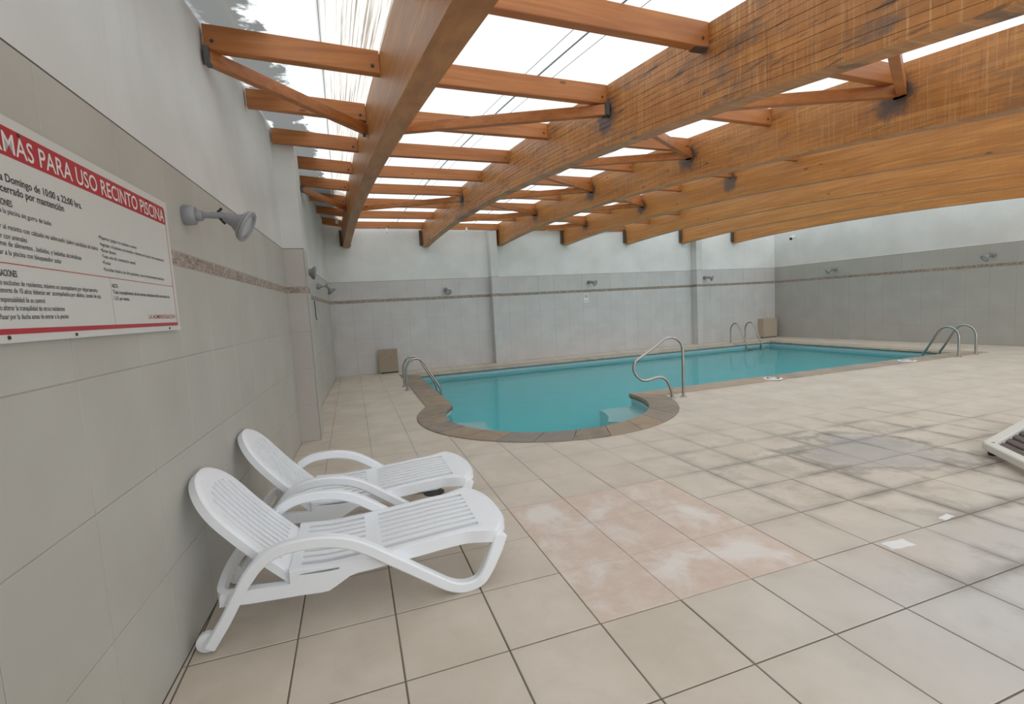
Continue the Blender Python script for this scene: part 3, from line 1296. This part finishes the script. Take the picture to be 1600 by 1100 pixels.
def make_lounger(label):
    T = thing('sun_lounger', label, 'sun lounger', LO + Vector((0, YC, 0)), 'white loungers along the wall')
    # side frames: leg, arm and front foot in one ribbon
    P = [(-.735, .030), (-.655, .150), (-.575, .290), (-.505, .375), (-.42, .421), (-.32, .432), (-.22, .425), (-.12, .398), (-.03, .350), (.09, .262), (.20, .180),
         (.30, .105), (.37, .055), (.43, .029), (.49, .024), (.545, .042), (.585, .092), (.618, .152), (.646, .212), (.668, .272)]
    path = catmull([(x, 0, z) for x, z in P], 4)
    for yc in (.027, LWd - .027):
        m = MB()
        rs = []
        for i, q in enumerate(path):
            t = (path[min(i + 1, len(path) - 1)] - path[max(0, i - 1)]).normalized()
            nn = Vector((-t.z, 0, t.x))
            h = (.0285 if i > 8 else .026) + .011 * max(0, (i - len(path) + 18) / 18)
            w, c = .027, .008
            q2 = q + Vector((0, yc, 0)) + LO
            rs.append([q2 + nn * a + Vector((0, b, 0)) for a, b in ((h, -w + c), (h, w - c), (h - c, w), (-h + c, w), (-h, w - c), (-h, -w + c), (-h + c, -w), (h - c, -w))])
        m.rings(rs)
        m.build('side_frame', resin, T, True)
    # wheels
    for yc in (.045, LWd - .045):
        m = MB()
        Mx = Matrix.Translation(lw(-.748, yc, .046)) @ Matrix.Rotation(math.pi / 2, 4, 'X')
        m.lathe([(0, -.02), (.032, -.02), (.044, -.016), (.046, -.010), (.046, .010), (.044, .016), (.032, .02), (0, .02)], Mx, 24)
        wh = m.build('wheel', resin, T, True)
        m = MB()
        m.lathe([(0, -.026), (.010, -.026), (.013, -.022), (.013, .022), (.010, .026), (0, .026)], Mx, 12)
        m.build('hub', resin, wh, True)
    # seat frame
    m = MB()
    up = (0, 0, 1)
    for sg in (-1, 1):
        m.slab(lambda u, v, sg=sg: (lw(-.385 + .99 * u, YC + sg * (.233 + (hw(-.385 + .99 * u) - .233) * v), zs(-.385 + .99 * u) + .004 * math.sin(v * math.pi)), up), 30, 4, .022)
        # deep outer skirt
        rs = []
        for q in range(31):
            x = -.385 + 1.02 * q / 30
            yo = YC + sg * (hw(x) - .001)
            yi = YC + sg * (hw(x) - .024)
            z = zs(x) - .004
            d = .062 if x > -.1 else .062 + .06 * min(1, (-.1 - x) / .12)
            rs.append([lw(x, yo, z), lw(x, yi, z), lw(x, yi, z - d), lw(x, yo, z - d)])
        m.rings(rs)
    for x0, x1 in ((-.385, -.335), (-.025, .055)):
        m.slab(lambda u, v: (lw(x0 + (x1 - x0) * u, YC - .234 + .468 * v, zs(x0 + (x1 - x0) * u)), up), 3, 8, .022)

    def front(u, v):
        y = -1 + 2 * v
        tip = .752 - .105 * abs(y) ** 3.2
        x0 = .575 + .02 * max(0, abs(y) - .8)
        x = x0 + (tip - x0) * u
        h = .233 + (hw(max(x, .575)) - .233)
        return lw(x, YC + y * h, zs(x) - .02 * max(0, u - .75) * 4 * (u - .75) * 4), up
    m.slab(front, 10, 22, .03)
    rs = []
    for q in range(29):
        y = -1 + 2 * q / 28
        ay = abs(y)
        x = .752 - .105 * ay ** 3.2
        h = hw(x)
        z = zs(x) - .02
        x2 = x - .022 * (1 - ay ** 6)
        h2 = h - .022 * ay ** 6
        rs.append([lw(x, YC + y * h, z + .012), lw(x - .004, YC + y * h, z - .024), lw(x2, YC + y * h2, z - .024), lw(x2, YC + y * h2, z + .006)])
    m.rings(rs)
    m.build('seat_frame', resin, T, True)

    def slat(x0, x1, name):
        m = MB()
        m.slab(lambda u, v: (lw(x0 + (x1 - x0) * u, YC + (-.0192 + .0384 * v), zs(x0 + (x1 - x0) * u)), up), 8, 1, .02)
        o = m.build(name, resin, T, False)
        return o
    for x0, x1 in ((-.337, -.022), (.052, .580)):
        first = slat(x0, x1, 'seat_slat')
        for q in range(-3, 4):
            dy = q * .0600
            if q == -3:
                first.location.y = dy
            else:
                c = first.copy()
                COL.objects.link(c)
                c.location.y = dy
    # backrest
    AN = math.radians(51.5)
    D = Vector((-math.cos(AN), 0, math.sin(AN)))
    Nn = Vector((math.sin(AN), 0, math.cos(AN)))
    H = lw(-.372, YC, .262)
    LB = .655

    def bp(t, y):
        return H + D * t + Vector((0, y, 0)) + Nn * (.018 * math.sin(min(1, max(0, t / LB)) * math.pi) * -1)
    HB = .252

    def Tt(y):
        return LB - .255 + .255 * math.sqrt(max(0, 1 - (abs(y) / HB) ** 2.3))

    def Bt(y):
        return .500 - .085 * (min(abs(y), .19) / .19) ** 2 if abs(y) < .19 else LB - .255
    m = MB()
    m.slab(lambda u, v: (bp(-.035 + .115 * u, -.198 + .396 * v), Nn), 2, 8, .026)
    HT, IT = LB - .245, .425

    def ring(u, v):
        """u runs up one side, round the head and down the other; v from the slots out to the rim"""
        L = HT + .035
        arc = .62
        tot = 2 * L + arc
        q = u * tot
        if q < L:
            ti, yi, to, yo = -.035 + q / L * (IT + .035), -.196, -.035 + q / L * (HT + .035), -HB
        elif q < L + arc:
            a = math.pi * (q - L) / arc
            ca, sa = -math.cos(a), math.sin(a)
            ti, yi = IT + .135 * sa, .196 * ca
            to, yo = HT + .245 * sa ** .92, HB * math.copysign(abs(ca) ** .92, ca)
        else:
            w = (tot - q) / L
            ti, yi, to, yo = -.035 + w * (IT + .035), .196, -.035 + w * (HT + .035), HB
        t, y = ti + (to - ti) * v, yi + (yo - yi) * v
        return bp(t, y) - Nn * (.012 * max(0, v - .75) * 4 * max(0, v - .75) * 4), Nn
    m.slab(ring, 72, 6, .036)
    bk = m.build('backrest', resin, T, True)
    for q in range(8):
        y = -.1715 + q * .0490
        m = MB()
        t1 = IT + .135 * math.sqrt(max(0, 1 - (y / .196) ** 2)) + .012
        m.slab(lambda u, v: (bp(.075 + (t1 - .075) * u, y - .0140 + .0280 * v), Nn), 10, 1, .024)
        m.build('backrest_slat', resin, T)
    # rear rails and bow
    poly = [(-.69, .190), (-.56, .175), (-.33, .160), (-.26, .180), (-.16, .222), (-.16, .262), (-.335, .268), (-.362, .236), (-.40, .226), (-.53, .240), (-.68, .248)]
    for y0 in (.052, LWd - .052 - .045):
        m = MB()
        m.prism(poly, lambda x, z, k, y0=y0: lw(x, y0 + .045 * k, z))
        m.build('rear_rail', resin, T)
    bow = catmull([(-.665, .070, .219), (-.692, .12, .219), (-.705, .24, .219), (-.708, .34, .219), (-.705, .44, .219), (-.692, .56, .219), (-.665, .61, .219)], 5)
    m = MB()
    rs = []
    for i, q in enumerate(bow):
        t = (bow[min(i + 1, len(bow) - 1)] - bow[max(0, i - 1)]).normalized()
        s = Vector((t.y, -t.x, 0))
        c = LO + q
        rs.append([c + s * a + Vector((0, 0, b)) for a, b in ((.016, -.029), (.016, .029), (-.016, .029), (-.016, -.029))])
    m.rings(rs)
    m.build('rear_bow', resin, T, True)
    for y in (.060, LWd - .060):
        m = MB()
        m.tube([lw(-.505, y, .385), lw(-.505, y + (.06 if y < .3 else -.06), .392)], .013, 10)
        m.build('pivot_pin', resin, T, True)
    return T


l1 = make_lounger('white slatted resin sun lounger nearest the camera, whole side frame and wheel in view')
l2 = copy_tree(l1)
l2.location = l1.location + Vector((.034, .872, 0))
l2['label'] = 'white slatted resin sun lounger standing behind the nearer one, close to the pool'

# ------------------------------------------------------------------ steel rails and ladders
steel = MAT['steel']
TR = .0215


def flange(p, parent):
    m = MB()
    m.lathe([(0, 0), (.052, 0), (.052, .006), (.044, .014), (.024, .017), (.0, .017)], Matrix.Translation(p), 20)
    m.build('flange', steel, parent, True)


H = [(4.4786, 5.920, .0), (4.4765, 5.920, .08), (4.4630, 5.9230, .140), (4.4105, 5.9316, .259), (4.3550, 5.940, .312), (4.2929, 5.9513, .331), (4.2350, 5.961, .329), (4.1855, 5.9693, .317), (4.1200, 5.98, .303),
     (4.0548, 5.9912, .299), (4.003, 6.0, .313), (3.9621, 6.0067, .346), (3.922, 6.013, .392), (3.8950, 6.0180, .452), (3.8920, 6.0185, .505), (3.9043, 6.0163, .555), (3.9330, 6.0120, .6037),
     (4.0665, 5.9892, .6896), (4.2584, 5.9571, .8116), (4.3300, 5.9445, .868), (4.3990, 5.9335, .905), (4.4748, 5.9209, .916), (4.5350, 5.911, .906), (4.5870, 5.902, .876), (4.6290, 5.895, .830), (4.6520, 5.8913, .785), (4.6650, 5.889, .692),
     (4.6660, 5.8890, .383), (4.6620, 5.8895, .0)]
hr = thing('pool_handrail', 'bent stainless steel grab rail beside the rounded bay of the pool', 'handrail', (4.57, 5.905, 0))
MB().tube(catmull(H, 5), TR, 14).build('bent_tube', steel, hr, True)
for q in (H[0], H[-1]):
    flange((q[0], q[1], .0), hr)

LP = [(0, 0), (0, .18), (0, .36), (.012, .44), (.05, .525), (.11, .578), (.19, .603), (.27, .588), (.335, .532), (.38, .46), (.47, .285), (.565, .115), (.615, .035), (.642, -.05), (.648, -.14), (.648, -.5), (.648, -1.15)]


def ladder(label, feet, d, z0):
    f0, f1 = Vector(feet[0]), Vector(feet[1])
    T = thing('pool_ladder', label, 'pool ladder', ((f0 + f1) / 2).to_3d(), 'stainless pool ladders')
    d = Vector(d)
    for f in (f0, f1):
        m = MB()
        m.tube(catmull([(f.x + d.x * t, f.y + d.y * t, z + (z0 if t == 0 and z == 0 else 0)) for t, z in LP], 4), TR, 14)
        m.build('rail', steel, T, True)
        flange((f.x, f.y, z0), T)
    e = (f1 - f0)
    for z in (-.35, -.62, -.89):
        m = MB()
        a = f0 + d * .648 + e * .02
        c = f1 + d * .648 - e * .02
        dd = d * .04
        pts = [a - dd, a + dd, c + dd, c - dd]
        m.add([(q.x, q.y, z) for q in pts] + [(q.x, q.y, z + .03) for q in pts], [(0, 3, 2, 1), (4, 5, 6, 7), (0, 1, 5, 4), (1, 2, 6, 5), (2, 3, 7, 6), (3, 0, 4, 7)])
        m.build('tread', steel, T)
    return T


ladder('stainless steel pool ladder on the short side near the cream board', [(.912, 9.25), (.912, 9.77)], (1, 0), 0)
ladder('stainless steel pool ladder on the far long side beside the corner panel', [(11.25, 11.90), (11.83, 11.90)], (0, -1), 0)
ladder('stainless steel pool ladder on the near long side by the white skimmer lid', [(11.50, 6.105), (12.04, 6.105)], (0, 1), 0)

for (x, y), lb in (((6.80, 6.24), 'white round skimmer lid on the coping closer to the bent handrail'), ((10.25, 6.27), 'white round skimmer lid on the coping next to the ladder')):
    T = thing('skimmer_lid', lb, 'lid', (x, y, .014), 'white skimmer lids')
    m = MB()
    m.lathe([(0, 0), (.15, 0), (.15, .008), (.143, .013), (0, .014)], Matrix.Translation((x, y, .0145)), 28)
    m.build('cover', MAT['white'], T, True)
    m = MB()
    m.lathe([(.105, .0135), (.118, .0165), (.131, .0135)], Matrix.Translation((x, y, .0145)), 28)
    m.build('rim', MAT['white'], T, True)

# ------------------------------------------------------------------ boards by the back wall
T = thing('access_board', 'cream square board leaning on the back wall beside the small ladder', 'board', (.80, 12.2, 0))
ang = math.radians(-9)
Mx = Matrix.Translation((.56, 12.255, .035)) @ Matrix.Rotation(ang, 4, 'X')
m = MB()
m.box((0, -.012, 0), (.47, .012, .575), Mx)
m.build('panel', MAT['panel'], T)
m = MB()
m.lathe([(0, .0), (.012, .0), (.012, .006), (0, .008)], Mx @ Matrix.Translation((.30, -.012, .36)) @ Matrix.Rotation(math.pi / 2, 4, 'X'), 10)
m.build('knob', MAT['bolt'], T, True)
m = MB()
m.box((.04, -.010, -.034), (.46, .02, .0), Mx)
m.build('gap_shadow', MAT['black'], T)  # black strip standing in for the shaded gap under the board
T = thing('corner_panel', 'cream boxed panel standing in the far corner beside the ladder', 'panel', (13.13, 12.3, 0))
m = MB()
m.box((12.90, 12.20, .03), (13.49, 12.41, .635))
m.build('case', MAT['panel_pale'], T)
m = MB()
m.box((12.93, 12.19, .06), (13.46, 12.20, .61))
m.build('door', MAT['panel_pale'], T)
m = MB()
m.box((12.88, 12.22, .0), (13.49, 12.40, .03))
m.build('plinth', MAT['slat_dark'], T)

# low frame at the edge of the picture
P0, A_, B_ = Vector((5.10, 2.47)), Vector((6.75, 2.83)), Vector((4.47, 1.68))
C_ = A_ + B_ - P0
T = thing('low_bed_frame', 'low cream plastic bed frame with dark slats lying on the tiles', 'bed frame', ((P0 + C_) / 2).to_3d())


def bar(a, c, w, z0, z1, name, mat):
    a, c = Vector(a), Vector(c)
    d = (c - a).normalized()
    s = Vector((-d.y, d.x)) * w / 2
    m = MB()
    r = .008
    rs = []
    for q in (a, c):
        rs.append([(q.x + s.x * f, q.y + s.y * f, z) for f, z in ((-1, z0 + r), (-.8, z0), (.8, z0), (1, z0 + r), (1, z1 - r), (.8, z1), (-.8, z1), (-1, z1 - r))])
    m.rings(rs)
    return m.build(name, mat, T)


for a, c in ((P0, A_), (P0, B_), (A_, C_), (B_, C_)):
    bar(a, c, .085, .05, .115, 'side_rail', MAT['cream'])
for q in (P0, A_, B_, C_):
    m = MB()
    qq = q + ((P0 + C_) / 2 - q) * .06
    m.lathe([(0, 0), (.03, 0), (.034, .05), (0, .05)], Matrix.Translation((qq.x, qq.y, 0)), 12)
    m.build('foot', MAT['black'], T, True)
for k in range(1, 9):
    t = k / 9
    bar(P0.lerp(A_, t), B_.lerp(C_, t), .075, .06, .085, 'slat', MAT['slat_dark'])

# small dark drain cover under the second lounger
T = thing('floor_drain', 'small dark drain cover on the floor under the rear lounger', 'drain', (.53, 3.84, 0))
m = MB()
m.lathe([(0, .0005), (.085, .0005), (.085, .006), (.07, .010), (0, .010)], Matrix.Translation((.53, 3.84, .0)), 20)
m.build('cover', MAT['dark'], T, True)

# pale scraps of adhesive left on the tiles
for (x, y, a, w, h), lb in (((3.51, 1.90, .15, .12, .045), 'white adhesive scrap on a dirty tile, the smaller and farther one'), ((2.90, 1.80, -.10, .17, .085), 'white adhesive scrap beside the joint, the larger and nearer one')):
    m = MB()
    pts = [(-.5, -.4), (-.1, -.5), (.12, -.42), (.5, -.5), (.46, .1), (.5, .46), (.1, .40), (-.2, .5), (-.5, .38), (-.44, 0)]
    ca, sa = math.cos(a), math.sin(a)
    m.prism(pts, lambda px, py, k: Vector((x + px * w * ca - py * h * sa, y + px * w * sa + py * h * ca, .0008 + .0014 * k)))
    tag(m.build('adhesive_scrap', flat('adhesive_white', (.76, .75, .72), .6, 0, .4, .12)), lb, 'scrap', 'adhesive scraps')

# ------------------------------------------------------------------ wall spotlights
def spotlight(label, base, n, aim, arm=.150):
    """base: point on the wall, n: wall normal, aim: where the head faces"""
    T = thing('wall_spotlight', label, 'wall lamp', base, 'grey wall spotlights')
    base, n, aim = Vector(base), Vector(n).normalized(), Vector(aim).normalized()
    R = n.to_track_quat('Z', 'Y').to_matrix().to_4x4()
    R.translation = base
    g = MAT['grey_metal']
    m = MB()
    m.lathe([(0, .0), (.050, .0), (.053, .004), (.053, .044), (.043, .060), (0, .060)], R, 24)
    mt = m.build('wall_mount', g, T, True)
    m = MB()
    m.lathe([(0, .059), (.030, .059), (.030, .080), (.026, .090), (0, .090)], R, 20)
    m.build('collar', g, mt, True)
    end = base + n * arm
    m = MB()
    m.tube([base + n * .085, end], .0165, 14)
    m.build('arm', g, T, True)
    m = MB()
    sd = aim.cross(Vector((0, 0, 1))).normalized()
    if sd.length < .1:
        sd = Vector((1, 0, 0))
    head0 = end + n * .035 + aim * .015
    up = sd.cross(aim).normalized()
    m.tube([end - n * .02, end + n * .04], .0185, 14)
    m.tube([head0 - sd * .022, head0 + sd * .022], .017, 12)
    kn = m.build('swivel_joint', g, T, True)
    m = MB()
    m.tube([end + n * .012 + Vector((0, 0, .016)), end + n * .035 + Vector((0, 0, .038))], .007, 8)
    m.tube([end + n * .02 - Vector((0, 0, .014)), end + n * .045 - Vector((0, 0, .045))], .008, 8)
    m.build('wing_screw', MAT['black'], kn, True)
    Q = aim.to_track_quat('Z', 'Y').to_matrix().to_4x4()
    Q.translation = head0 + aim * .01
    m = MB()
    m.lathe([(0, -.012), (.026, -.012), (.030, .0), (.036, .035), (.055, .066), (.080, .084), (.084, .088), (.084, .094), (0, .094)], Q, 28)
    hd = m.build('lamp_head', g, T, True)
    m = MB()
    m.lathe([(.0835, .094), (.0835, .097), (.081, .097), (.081, .094)], Q, 28)
    m.build('gasket', MAT['black'], hd, True)
    m = MB()
    m.lathe([(.087, .097), (.090, .101), (.089, .112), (.082, .117), (.066, .112), (.064, .104)], Q, 28)
    m.build('rim', g, hd, True)
    m = MB()
    m.lathe([(0, .103), (.0655, .103), (.0655, .1045), (.03, .1075), (0, .1085)], Q, 28)
    m.build('lens', MAT['lens'], hd, True)
    m = MB()
    m.tube([Q @ Vector((0, -.086, .09)), Q @ Vector((0, -.099, .1))], .011, 8)
    return T


ln = LF.n
spotlight('large grey wall spotlight on an arm beside the rules sign', LF(3.03, 2.087, 0), ln, (.88, -.05, -.47))
spotlight('grey spotlight peeping out behind the tiled pillar', LF(6.73, 2.10, 0), ln, (.95, .20, -.15), .10)
spotlight('grey spotlight on the sign wall close to the back corner', LF(9.58, 2.075, 0), ln, (.55, .2, -.8))
bn = (0, -1, 0)
spotlight('grey spotlight on the back wall, the one above the small ladder', (2.40, YW, 2.045), bn, (.1, -.75, -.6))
spotlight('grey spotlight on the back wall above the no running sign', (6.60, YW, 2.085), bn, (.45, -.75, -.35))
spotlight('grey spotlight on the back wall just past the farther pillar', (10.72, YW, 2.08), bn, (.75, -.55, -.35))
rn = RF.n
spotlight('grey spotlight on the end wall, nearer to the corner panel', RF((YW - 10.4) / math.cos(RA), 2.075, 0), rn, (-.65, .45, -.5))
spotlight('grey spotlight on the end wall, farther from the corner panel', RF((YW - 6.85) / math.cos(RA), 2.075, 0), rn, (-.7, .3, -.55))

# security camera
cp = RF((YW - 11.74) / math.cos(RA), 3.24, 0)
T = thing('security_camera', 'small black and white security camera high on the end wall', 'camera', cp)
R = rn.to_track_quat('Z', 'Y').to_matrix().to_4x4()
R.translation = cp
m = MB()
m.lathe([(0, -.006), (.05, -.006), (.05, .03), (.03, .05), (0, .05)], R, 16)
m.build('mount', MAT['white'], T, True)
m = MB()
m.tube([cp + rn * .05 + Vector((0, 0, -.0)), cp + rn * .11 + Vector((0, -.02, -.03)), cp + rn * .19 + Vector((0, -.05, -.07))], [.02, .042, .046], 14)
m.build('housing', MAT['white'], T, True)
m = MB()
m.tube([cp + rn * .19 + Vector((0, -.05, -.07)), cp + rn * .206 + Vector((0, -.056, -.077))], .044, 14)
m.build('lens', MAT['black'], T, True)

# bare bulbs under the roof near the back wall
for (x, y), lb in (((-.06, 11.50), 'small white bulb in the dark bay against the sign wall'), ((.98, 11.93), 'small white bulb by the back wall before the second beam'),
                   ((2.92, 11.82), 'small white bulb by the back wall before the third beam'), ((5.05, 11.70), 'small white bulb by the back wall before the fourth beam')):
    z = zt(s_of_y(y)) - .012 - PH
    if x < 0:
        x, y, z = -.12, 10.72, zt(s_of_y(10.9)) - .185
    T = thing('light_bulb', lb, 'bulb', (x, y, z), 'bare bulbs by the back wall')
    m = MB()
    m.lathe([(0, 0), (.022, 0), (.022, -.035), (0, -.035)], Matrix.Translation((x, y, z)), 12)
    m.build('socket', MAT['white'], T, True)
    m = MB()
    m.lathe([(.012, -.035), (.025, -.055), (.031, -.078), (.025, -.100), (.010, -.110), (0, -.111)], Matrix.Translation((x, y, z)), 14)
    m.build('bulb', MAT['white'], T, True)

# cable on the sign wall beyond the pillar
m = MB()
m.tube([LF(8.9, 1.79, .006), LF(8.9, 1.62, .010), LF(8.89, 1.55, .006), LF(8.96, 1.46, .012)], .006, 6)
tag(m.build('wall_cable', MAT['dark'], None, True), 'short dark cable hanging on the sign wall behind the pillar', 'cable')

# ------------------------------------------------------------------ lettering
def text_mesh(s, bold=0.0):
    cu = bpy.data.curves.new('lettering', 'FONT')
    cu.body = s
    cu.size = 1.0
    cu.offset = bold
    cu.resolution_u = 3
    ob = bpy.data.objects.new('lettering', cu)
    COL.objects.link(ob)
    dg = bpy.context.evaluated_depsgraph_get()
    me = bpy.data.meshes.new_from_object(ob.evaluated_get(dg))
    bpy.data.objects.remove(ob)
    xs = [v.co.x for v in me.vertices]
    return me, min(xs), max(xs)


def lettering(F, s, u0, u1, z, h, mat, parent, w, prefix='', bold=0.0, name='lettering'):
    """s spans u0..u1 with its baseline at z; prefix is added before it; h is the capital height"""
    _, a0, a1 = text_mesh(s, bold)
    sx = (u1 - u0) / (a1 - a0)
    me, b0, b1 = text_mesh(prefix + s, bold)
    sy = h / .69
    for v in me.vertices:
        v.co = ((v.co.x - b1) * sx + u1, v.co.y * sy + z, w)
    me.materials.clear()
    me.materials.append(mat)
    return link(name, me, parent, Matrix.Translation(-ORI.get(parent.name, Vector((0, 0, 0)))) @ F.M)


def board_prism(F, poly, w0, w1, name, mat, parent):
    m = MB()
    m.prism(poly, lambda u, z, k: F(u, z, w0 if k == 0 else w1))
    return m.build(name, mat, parent)


def rrect(u0, z0, u1, z1, r, corners=(1, 1, 1, 1), n=5):
    out = []
    for (cx, cz, a0), on in zip(((u1 - r, z0 + r, -90), (u1 - r, z1 - r, 0), (u0 + r, z1 - r, 90), (u0 + r, z0 + r, 180)), corners):
        if on:
            out += [(cx + r * math.cos(math.radians(a0 + 90 * k / n)), cz + r * math.sin(math.radians(a0 + 90 * k / n))) for k in range(n + 1)]
        else:
            q = {-90: (u1, z0), 0: (u1, z1), 90: (u0, z1), 180: (u0, z0)}[a0]
            out.append(q)
    return out


SG = thing('rules_sign', 'white and red pool rules sign screwed to the tiled wall', 'sign', LF(2.12, 1.48, .008))
S0u, S1u, S0z, S1z = 1.500, 2.733, 1.478, 2.087
SW = .020
board_prism(LF, rrect(S0u, S0z, S1u, S1z, .006), .012, SW, 'board', MAT['sign'], SG)
board_prism(LF, rrect(S0u + .032, 1.977, 2.704, 2.057, .018, (0, 1, 1, 0)), SW, SW + .0008, 'title_banner', MAT['red'], SG)
m = MB()
for a, c in (((2.7005, 1.502), (2.704, 1.978)), ((S0u + .032, 1.502), (S0u + .0355, 1.978)), ((S0u + .032, 1.500), (2.704, 1.515)), ((S0u + .034, 1.6855), (2.702, 1.688))):
    m.prism([(a[0], a[1]), (c[0], a[1]), (c[0], c[1]), (a[0], c[1])], lambda u, z, k: LF(u, z, SW + .0007 * k))
m.build('border_line', MAT['red'], SG)
board_prism(LF, [(2.1205, 1.515), (2.1222, 1.515), (2.1222, 1.686), (2.1205, 1.686)], SW, SW + .0006, 'divider_line', MAT['rule'], SG)
lettering(LF, 'MAS PARA USO RECINTO PISCINA', 1.664, 2.690, 1.988, .054, MAT['letter'], SG, SW + .0014, 'NOR', .008, 'title_lettering')
ink = MAT['ink']
for s, u0, u1, z, h, pre, bold in [
    ('O', 1.628, 1.640, 1.934, .020, 'HORARI', .016), ('a Domingo de 10:00 a 22:00 hrs.', 1.634, 2.003, 1.906, .021, 'Lunes ', .014), ('cerrado por mantención', 1.630, 1.900, 1.876, .021, '', .014),
    ('ONES', 1.624, 1.666, 1.840, .017, 'PROHIBICI', .016), ('la piscina sin gorro de baño', 1.628, 1.824, 1.819, .014, 'Ingresar a ', .004),
    ('al recinto con calzado no adecuado (salvo sandalias de baño)', 1.619, 2.069, 1.777, .014, 'Ingresar ', .004), ('con animales', 1.616, 1.704, 1.752, .014, 'Ingresar ', .004),
    ('de alimentos , bebidas, y bebidas alcohólicas', 1.628, 1.958, 1.732, .014, 'Consumo ', .004), ('a la piscina con bloqueador solar', 1.612, 1.849, 1.709, .014, 'Ingresar ', .004),
    ('ACIONES', 1.585, 1.644, 1.652, .017, 'OBLIG', .016), ('exclusivo de residentes, máximo un acompañante por departamento', 1.590, 2.030, 1.629, .014, 'Uso ', .004),
    ('Menores de 10 años deberán ser  acompañados por adultos, siendo de esta', 1.562, 2.046, 1.609, .014, '', .004), ('responsabilidad de su control', 1.566, 1.742, 1.585, .014, '', .004),
    ('No alterar la tranquilidad de otros residentes', 1.552, 1.830, 1.563, .014, '', .004), ('Pasar por la ducha antes de entrar a la piscina', 1.558, 1.844, 1.540, .014, '', .004),
    ('•Piqueros, juegos con pelotas y correr', 2.084, 2.369, 1.821, .013, '', .003), ('•Ingresar a la piscina con heridas o lesiones en la piel o vías respiratorias', 2.086, 2.628, 1.797, .013, '', .003),
    ('•Botar basura', 2.087, 2.193, 1.776, .013, '', .003), ('•Todo acto de connotación sexual', 2.088, 2.339, 1.755, .013, '', .003), ('•Fumar', 2.089, 2.145, 1.733, .013, '', .003),
    ('•Escuchar música con alto parlantes y uso de instrumentos musicales', 2.090, 2.606, 1.709, .013, '', .003),
    ('NOTA', 2.133, 2.175, 1.651, .014, '', .014), ('Todo incumplimiento de las normas señaladas tendrá una sanción de', 2.133, 2.640, 1.629, .014, '', .010), ('1 U.F. por evento', 2.133, 2.250, 1.606, .014, '', .010)]:
    lettering(LF, s, u0, u1, z, h, ink, SG, SW + .0008, pre, bold)
lettering(LF, 'LA ADMINISTRACION', 2.400, 2.680, 1.534, .018, MAT['red'], SG, SW + .0008, '', .004)
for u, z in ((1.579, 1.492), (1.872, 1.489), (2.60, 1.489), (1.731, 2.050), (2.521, 2.050)):
    m = MB()
    R = LF.M @ Matrix.Translation((u, z, SW))
    m.lathe([(0, .0002), (.0055, .0002), (.005, .003), (0, .0038)], R, 10)
    m.build('screw', MAT['bolt'], SG, True)

# little no-running sign on the back wall
NRu = 6.505 + .60
NS_ = thing('no_running_sign', 'tiny white sign with a red prohibition ring below the mosaic band', 'sign', (6.505, YW, 1.64))
board_prism(BF, rrect(NRu - .072, 1.515, NRu + .072, 1.762, .008), .002, .007, 'board', MAT['white'], NS_)
m = MB()
for r0, r1 in ((.047, .058),):
    n = 28
    vs = []
    for k in range(n):
        a = 2 * math.pi * k / n
        for r in (r0, r1):
            for w in (.007, .0085):
                vs.append(BF(NRu + r * math.cos(a), 1.690 + r * math.sin(a), w))
    fs = []
    for k in range(n):
        a, c = k * 4, ((k + 1) % n) * 4
        fs += [(a, a + 2, c + 2, c), (a + 1, c + 1, c + 3, a + 3), (a, c, c + 1, a + 1), (a + 2, a + 3, c + 3, c + 2)]
    m.add(vs, fs)
ca, sa = math.cos(math.radians(-45)), math.sin(math.radians(-45))
m.prism([(-.05, -.005), (.05, -.005), (.05, .005), (-.05, .005)], lambda a, c, k: BF(NRu + a * ca - c * sa, 1.690 + a * sa + c * ca, .0075 + .0012 * k))
m.build('prohibition_ring', MAT['red'], NS_)
m = MB()
for quad in ([(-.006, .018), (.006, .018), (.010, -.008), (-.008, -.008)], [(-.008, -.006), (.002, -.008), (-.010, -.038), (-.018, -.036)], [(.0, -.006), (.010, -.008), (.022, -.026), (.014, -.030)], [(.004, .014), (.022, .0), (.018, -.005), (.002, .006)]):
    m.prism(quad, lambda a, c, k: BF(NRu + a, 1.690 + c, .0072 + .0008 * k))
m.prism([(.009 * math.cos(2 * math.pi * k / 10), .029 + .009 * math.sin(2 * math.pi * k / 10)) for k in range(10)], lambda a, c, k: BF(NRu + a, 1.690 + c, .0072 + .0008 * k))
m.build('running_figure', ink, NS_)
lettering(BF, 'NO CORRER', NRu - .052, NRu + .052, 1.560, .020, ink, NS_, .0078, '', .01)
lettering(BF, 'EN LA PISCINA', NRu - .045, NRu + .045, 1.535, .012, ink, NS_, .0078, '', .01)
